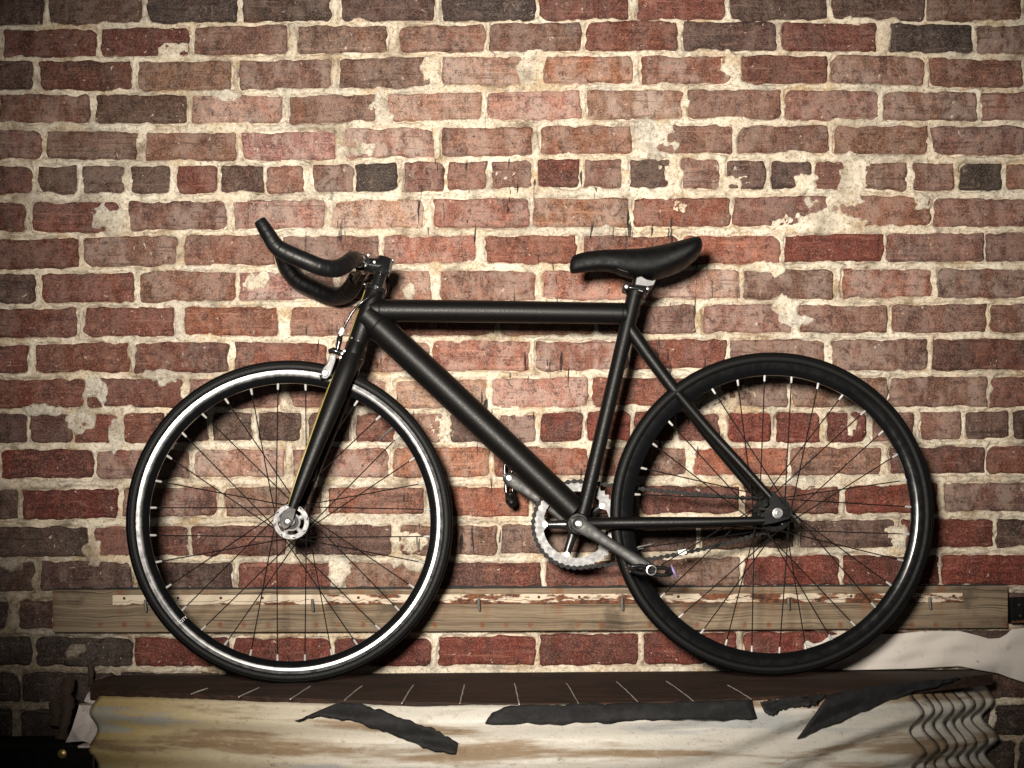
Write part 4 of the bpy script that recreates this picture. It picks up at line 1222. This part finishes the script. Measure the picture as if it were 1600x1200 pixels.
for i in range(nl):
    s0, s1 = sl[-1]*i/nl, sl[-1]*(i+1)/nl
    a = (np.interp(s0, sl, pa[:,0]), np.interp(s0, sl, pa[:,1])); b = (np.interp(s1, sl, pa[:,0]), np.interp(s1, sl, pa[:,1]))
    mb.tube([(a[0], YC - .0038, a[1]), (a[0], YC + .0038, a[1])], .0036, 8)
    yo = .0022 if i % 2 else .0036
    dx, dz = b[0]-a[0], b[1]-a[1]; l = math.hypot(dx, dz); dx /= l; dz /= l
    pl = []
    for ang in range(-90, 91, 45):
        t = math.radians(ang); pl.append((b[0] + .0051*(dx*math.cos(t) - dz*math.sin(t)), b[1] + .0051*(dz*math.cos(t) + dx*math.sin(t))))
    m_x, m_z = (a[0]+b[0])/2, (a[1]+b[1])/2
    pl.append((m_x - dz*.0020, m_z + dx*.0020))
    for ang in range(90, 271, 45):
        t = math.radians(ang); pl.append((a[0] + .0051*(dx*math.cos(t) - dz*math.sin(t)), a[1] + .0051*(dz*math.cos(t) + dx*math.sin(t))))
    pl.append((m_x + dz*.0020, m_z - dx*.0020))
    for s_ in (-1, 1): mb.prism(pl, YC + s_*yo - .0006, YC + s_*yo + .0006)
ch = mb.build('chain', M['chain'], bike, angle=30); ch['kind'] = 'stuff'
mb = MB(); c = P0(1068, 865.5); mb.box((c.x + .002, YC, c.z + .004), (.0088, .0062, .0052), Matrix.Rotation(math.radians(-12), 3, 'Y').to_3x3())
mb.build('reflective_tag', M['white_tape'], bike, smooth=False, bevel=.001)

# cranks and pedals
def crank(a, b, y, r0, r1, th, bend):
    """arm between two picture-space hubs given as world x, z"""
    A, B = Vector((a[0], 0, a[1])), Vector((b[0], 0, b[1])); d = (B - A).normalized(); n = Vector((-d.z, 0, d.x))
    mb = MB(); N = 26; V = []
    sec = [(-r0, 0.0), (-r0*.7, r0*.72), (0, r0), (.06, None)]
    L = (B - A).length
    prof = []
    for k in range(N):
        f = k/(N-1); s_ = -r0 + f*(L + r0 + r1)
        if s_ < 0: w = math.sqrt(max(r0*r0 - s_*s_, (r0*.15)**2))
        elif s_ > L: w = math.sqrt(max(r1*r1 - (s_-L)**2, (r1*.15)**2))
        else:
            g = s_/L; w = r0*(1-g) + r1*g - (r0*.30)*math.sin(math.pi*min(1, g*1.15))**1.0*.75
        prof.append((s_, w))
    for s_, w in prof:
        yy = y + bend*max(0, min(1, s_/L))
        p = A + d*s_
        for k in range(12):
            t = 2*math.pi*k/12
            cy = math.copysign(abs(math.cos(t))**.6, math.cos(t)); cn = math.copysign(abs(math.sin(t))**.6, math.sin(t))
            q = p + n*(w*cn); V.append((q.x, yy + th*cy, q.z))
    Fc = [(i*12 + k, i*12 + (k+1) % 12, (i+1)*12 + (k+1) % 12, (i+1)*12 + k) for i in range(N-1) for k in range(12)]
    Fc.append(tuple(range(12))); Fc.append(tuple((N-1)*12 + k for k in range(11, -1, -1)))
    mb.add(V, Fc); return mb
yn = Y0 - .050
a = U(902.8, 818, yn); b = U(1018, 891, yn - .012)
cr = crank((a.x, a.z), (b.x, b.z), yn, .0165, .0125, .0062, -.013).build('crank', M['grey_alu'], bike, angle=50)
mb = MB(); mb.lathe((a.x, yn - .0055, a.z), [(0, -.0035), (.0045, -.0035), (.0055, -.0022), (.0085, -.0032), (.0102, -.002), (.0105, .002), (0, .002)], 28, closed=False); mb.build('crank_bolt', M['chrome'], cr, angle=30)
yf_ = YC + .022
af = Vector((cb.x, yf_, cb.z)); bf = U(795, 747, yf_ + .008)
cr2 = crank((af.x, af.z), (bf.x, bf.z), yf_, .0165, .0132, .006, .008).build('crank', M['grey_alu'], bike, angle=50)
mb = MB(); mb.lathe((bf.x, yf_ + .002, bf.z), [(0, -.003), (.004, -.003), (.005, -.0018), (.0068, -.0028), (.0072, .002), (0, .002)], 24, closed=False); mb.build('pedal_spindle_end', M['chrome'], cr2, angle=30)

def pedal(C, sgn, ang, label, violet):
    """C: spindle at the crank, sgn: side, cage pitched by ang"""
    pe = empty('pedal', C, bike); pe['label'] = label
    rot = Matrix.Rotation(ang, 3, 'Y').to_3x3()
    def W(x, y, z): return C + rot @ Vector((x, sgn*y, z))
    mb = MB(); mb.tube([W(0, -.004, 0), W(0, .006, 0), W(0, .012, 0), W(0, .03, 0), W(0, .07, 0), W(0, .076, 0)], [.007, .007, .0125, .011, .0115, .010], 24); mb.build('body', M['gloss'], pe, angle=35)
    mb = MB(); mb.lathe(W(0, .0765, 0), [(.0082, 0), (.0084, sgn*.0016), (.0098, sgn*.0014), (.0106, 0), (.0106, -sgn*.004), (.0082, -sgn*.004)], 28); mb.build('end_ring', M['chrome'], pe, angle=30)
    for s_ in (-1, 1):
        mb = MB(); x = s_*.040
        mb.tube([W(x*.9, .012, -.004), W(x, .02, 0), W(x*1.05, .045, .001), W(x, .07, 0), W(x*.8, .078, -.003)], [.005, .0062, .0062, .0062, .005], 10); mb.build('cage_bar', M['gloss'], pe, angle=50)
        mb = MB(); mb.tube([W(0, .073, .004), W(x*.5, .074, .007), W(x*.95, .073, .004)], [.004, .0045, .004], 10); mb.build('cage_plate', M['gloss'], pe, angle=50)
        mb = MB(); mb.tube([W(0, .073, -.006), W(x*.5, .074, -.008), W(x*.95, .073, -.005)], [.0036, .004, .0036], 10); mb.build('cage_plate', M['gloss'], pe, angle=50)
    if violet:
        mb = MB(); mb.tube([W(.037, .075, .014), W(.042, .077, .004), W(.047, .077, -.006), W(.048, .076, -.011)], [.0016, .0034, .0034, .002], 10); mb.build('toe_hook', M['violet'], pe)
        for q in ((-.043, .004), (-.040, -.006), (.016, .011), (-.006, .012)):
            mb = MB(); mb.lathe(W(q[0], .078, q[1]), [(0, sgn*.0015), (.0013, sgn*.001), (.0016, 0), (0, 0)], 8, closed=False); mb.build('rivet', M['chrome'], pe)
    else:
        mb = MB(); mb.tube([W(.028, .03, 0), W(.047, .035, .002), W(.056, .04, .004)], [.010, .0125, .008], 12); mb.build('toe_block', M['tape'], pe)
    return pe
pb = U(1018, 891, Y0 - .145)
pedal(Vector((pb.x, yn - .016, pb.z)), -1, math.radians(5), 'near pedal with silver end ring and violet hook', True)
pedal(Vector((bf.x, yf_ + .010, bf.z)), 1, math.radians(86), 'far pedal hanging upright beside the down tube', False)

# small white lettering on the front rim, low on the left
tcu = bpy.data.curves.new('rim_lettering', 'FONT'); tcu.body = 'CITY'; tcu.size = .0085; tcu.extrude = .0002; tcu.align_x = 'CENTER'; tcu.align_y = 'CENTER'
to = bpy.data.objects.new('rim_lettering', tcu); COL.objects.link(to)
bpy.context.view_layer.update()
lme = bpy.data.meshes.new_from_object(to.evaluated_get(bpy.context.evaluated_depsgraph_get()))
bpy.data.objects.remove(to)
lme.materials.clear(); lme.materials.append(M['white_tape'])
fw = [o for o in bike.children if o.name == 'wheel'][0]
lo = bpy.data.objects.new('rim_lettering', lme); COL.objects.link(lo); lo.parent = fw
al_ = math.radians(222.5); rl = 224*S0
lo.location = (rl*math.cos(al_), -.0106, rl*math.sin(al_))
lo.rotation_euler = (math.radians(90), math.radians(-42), 0)
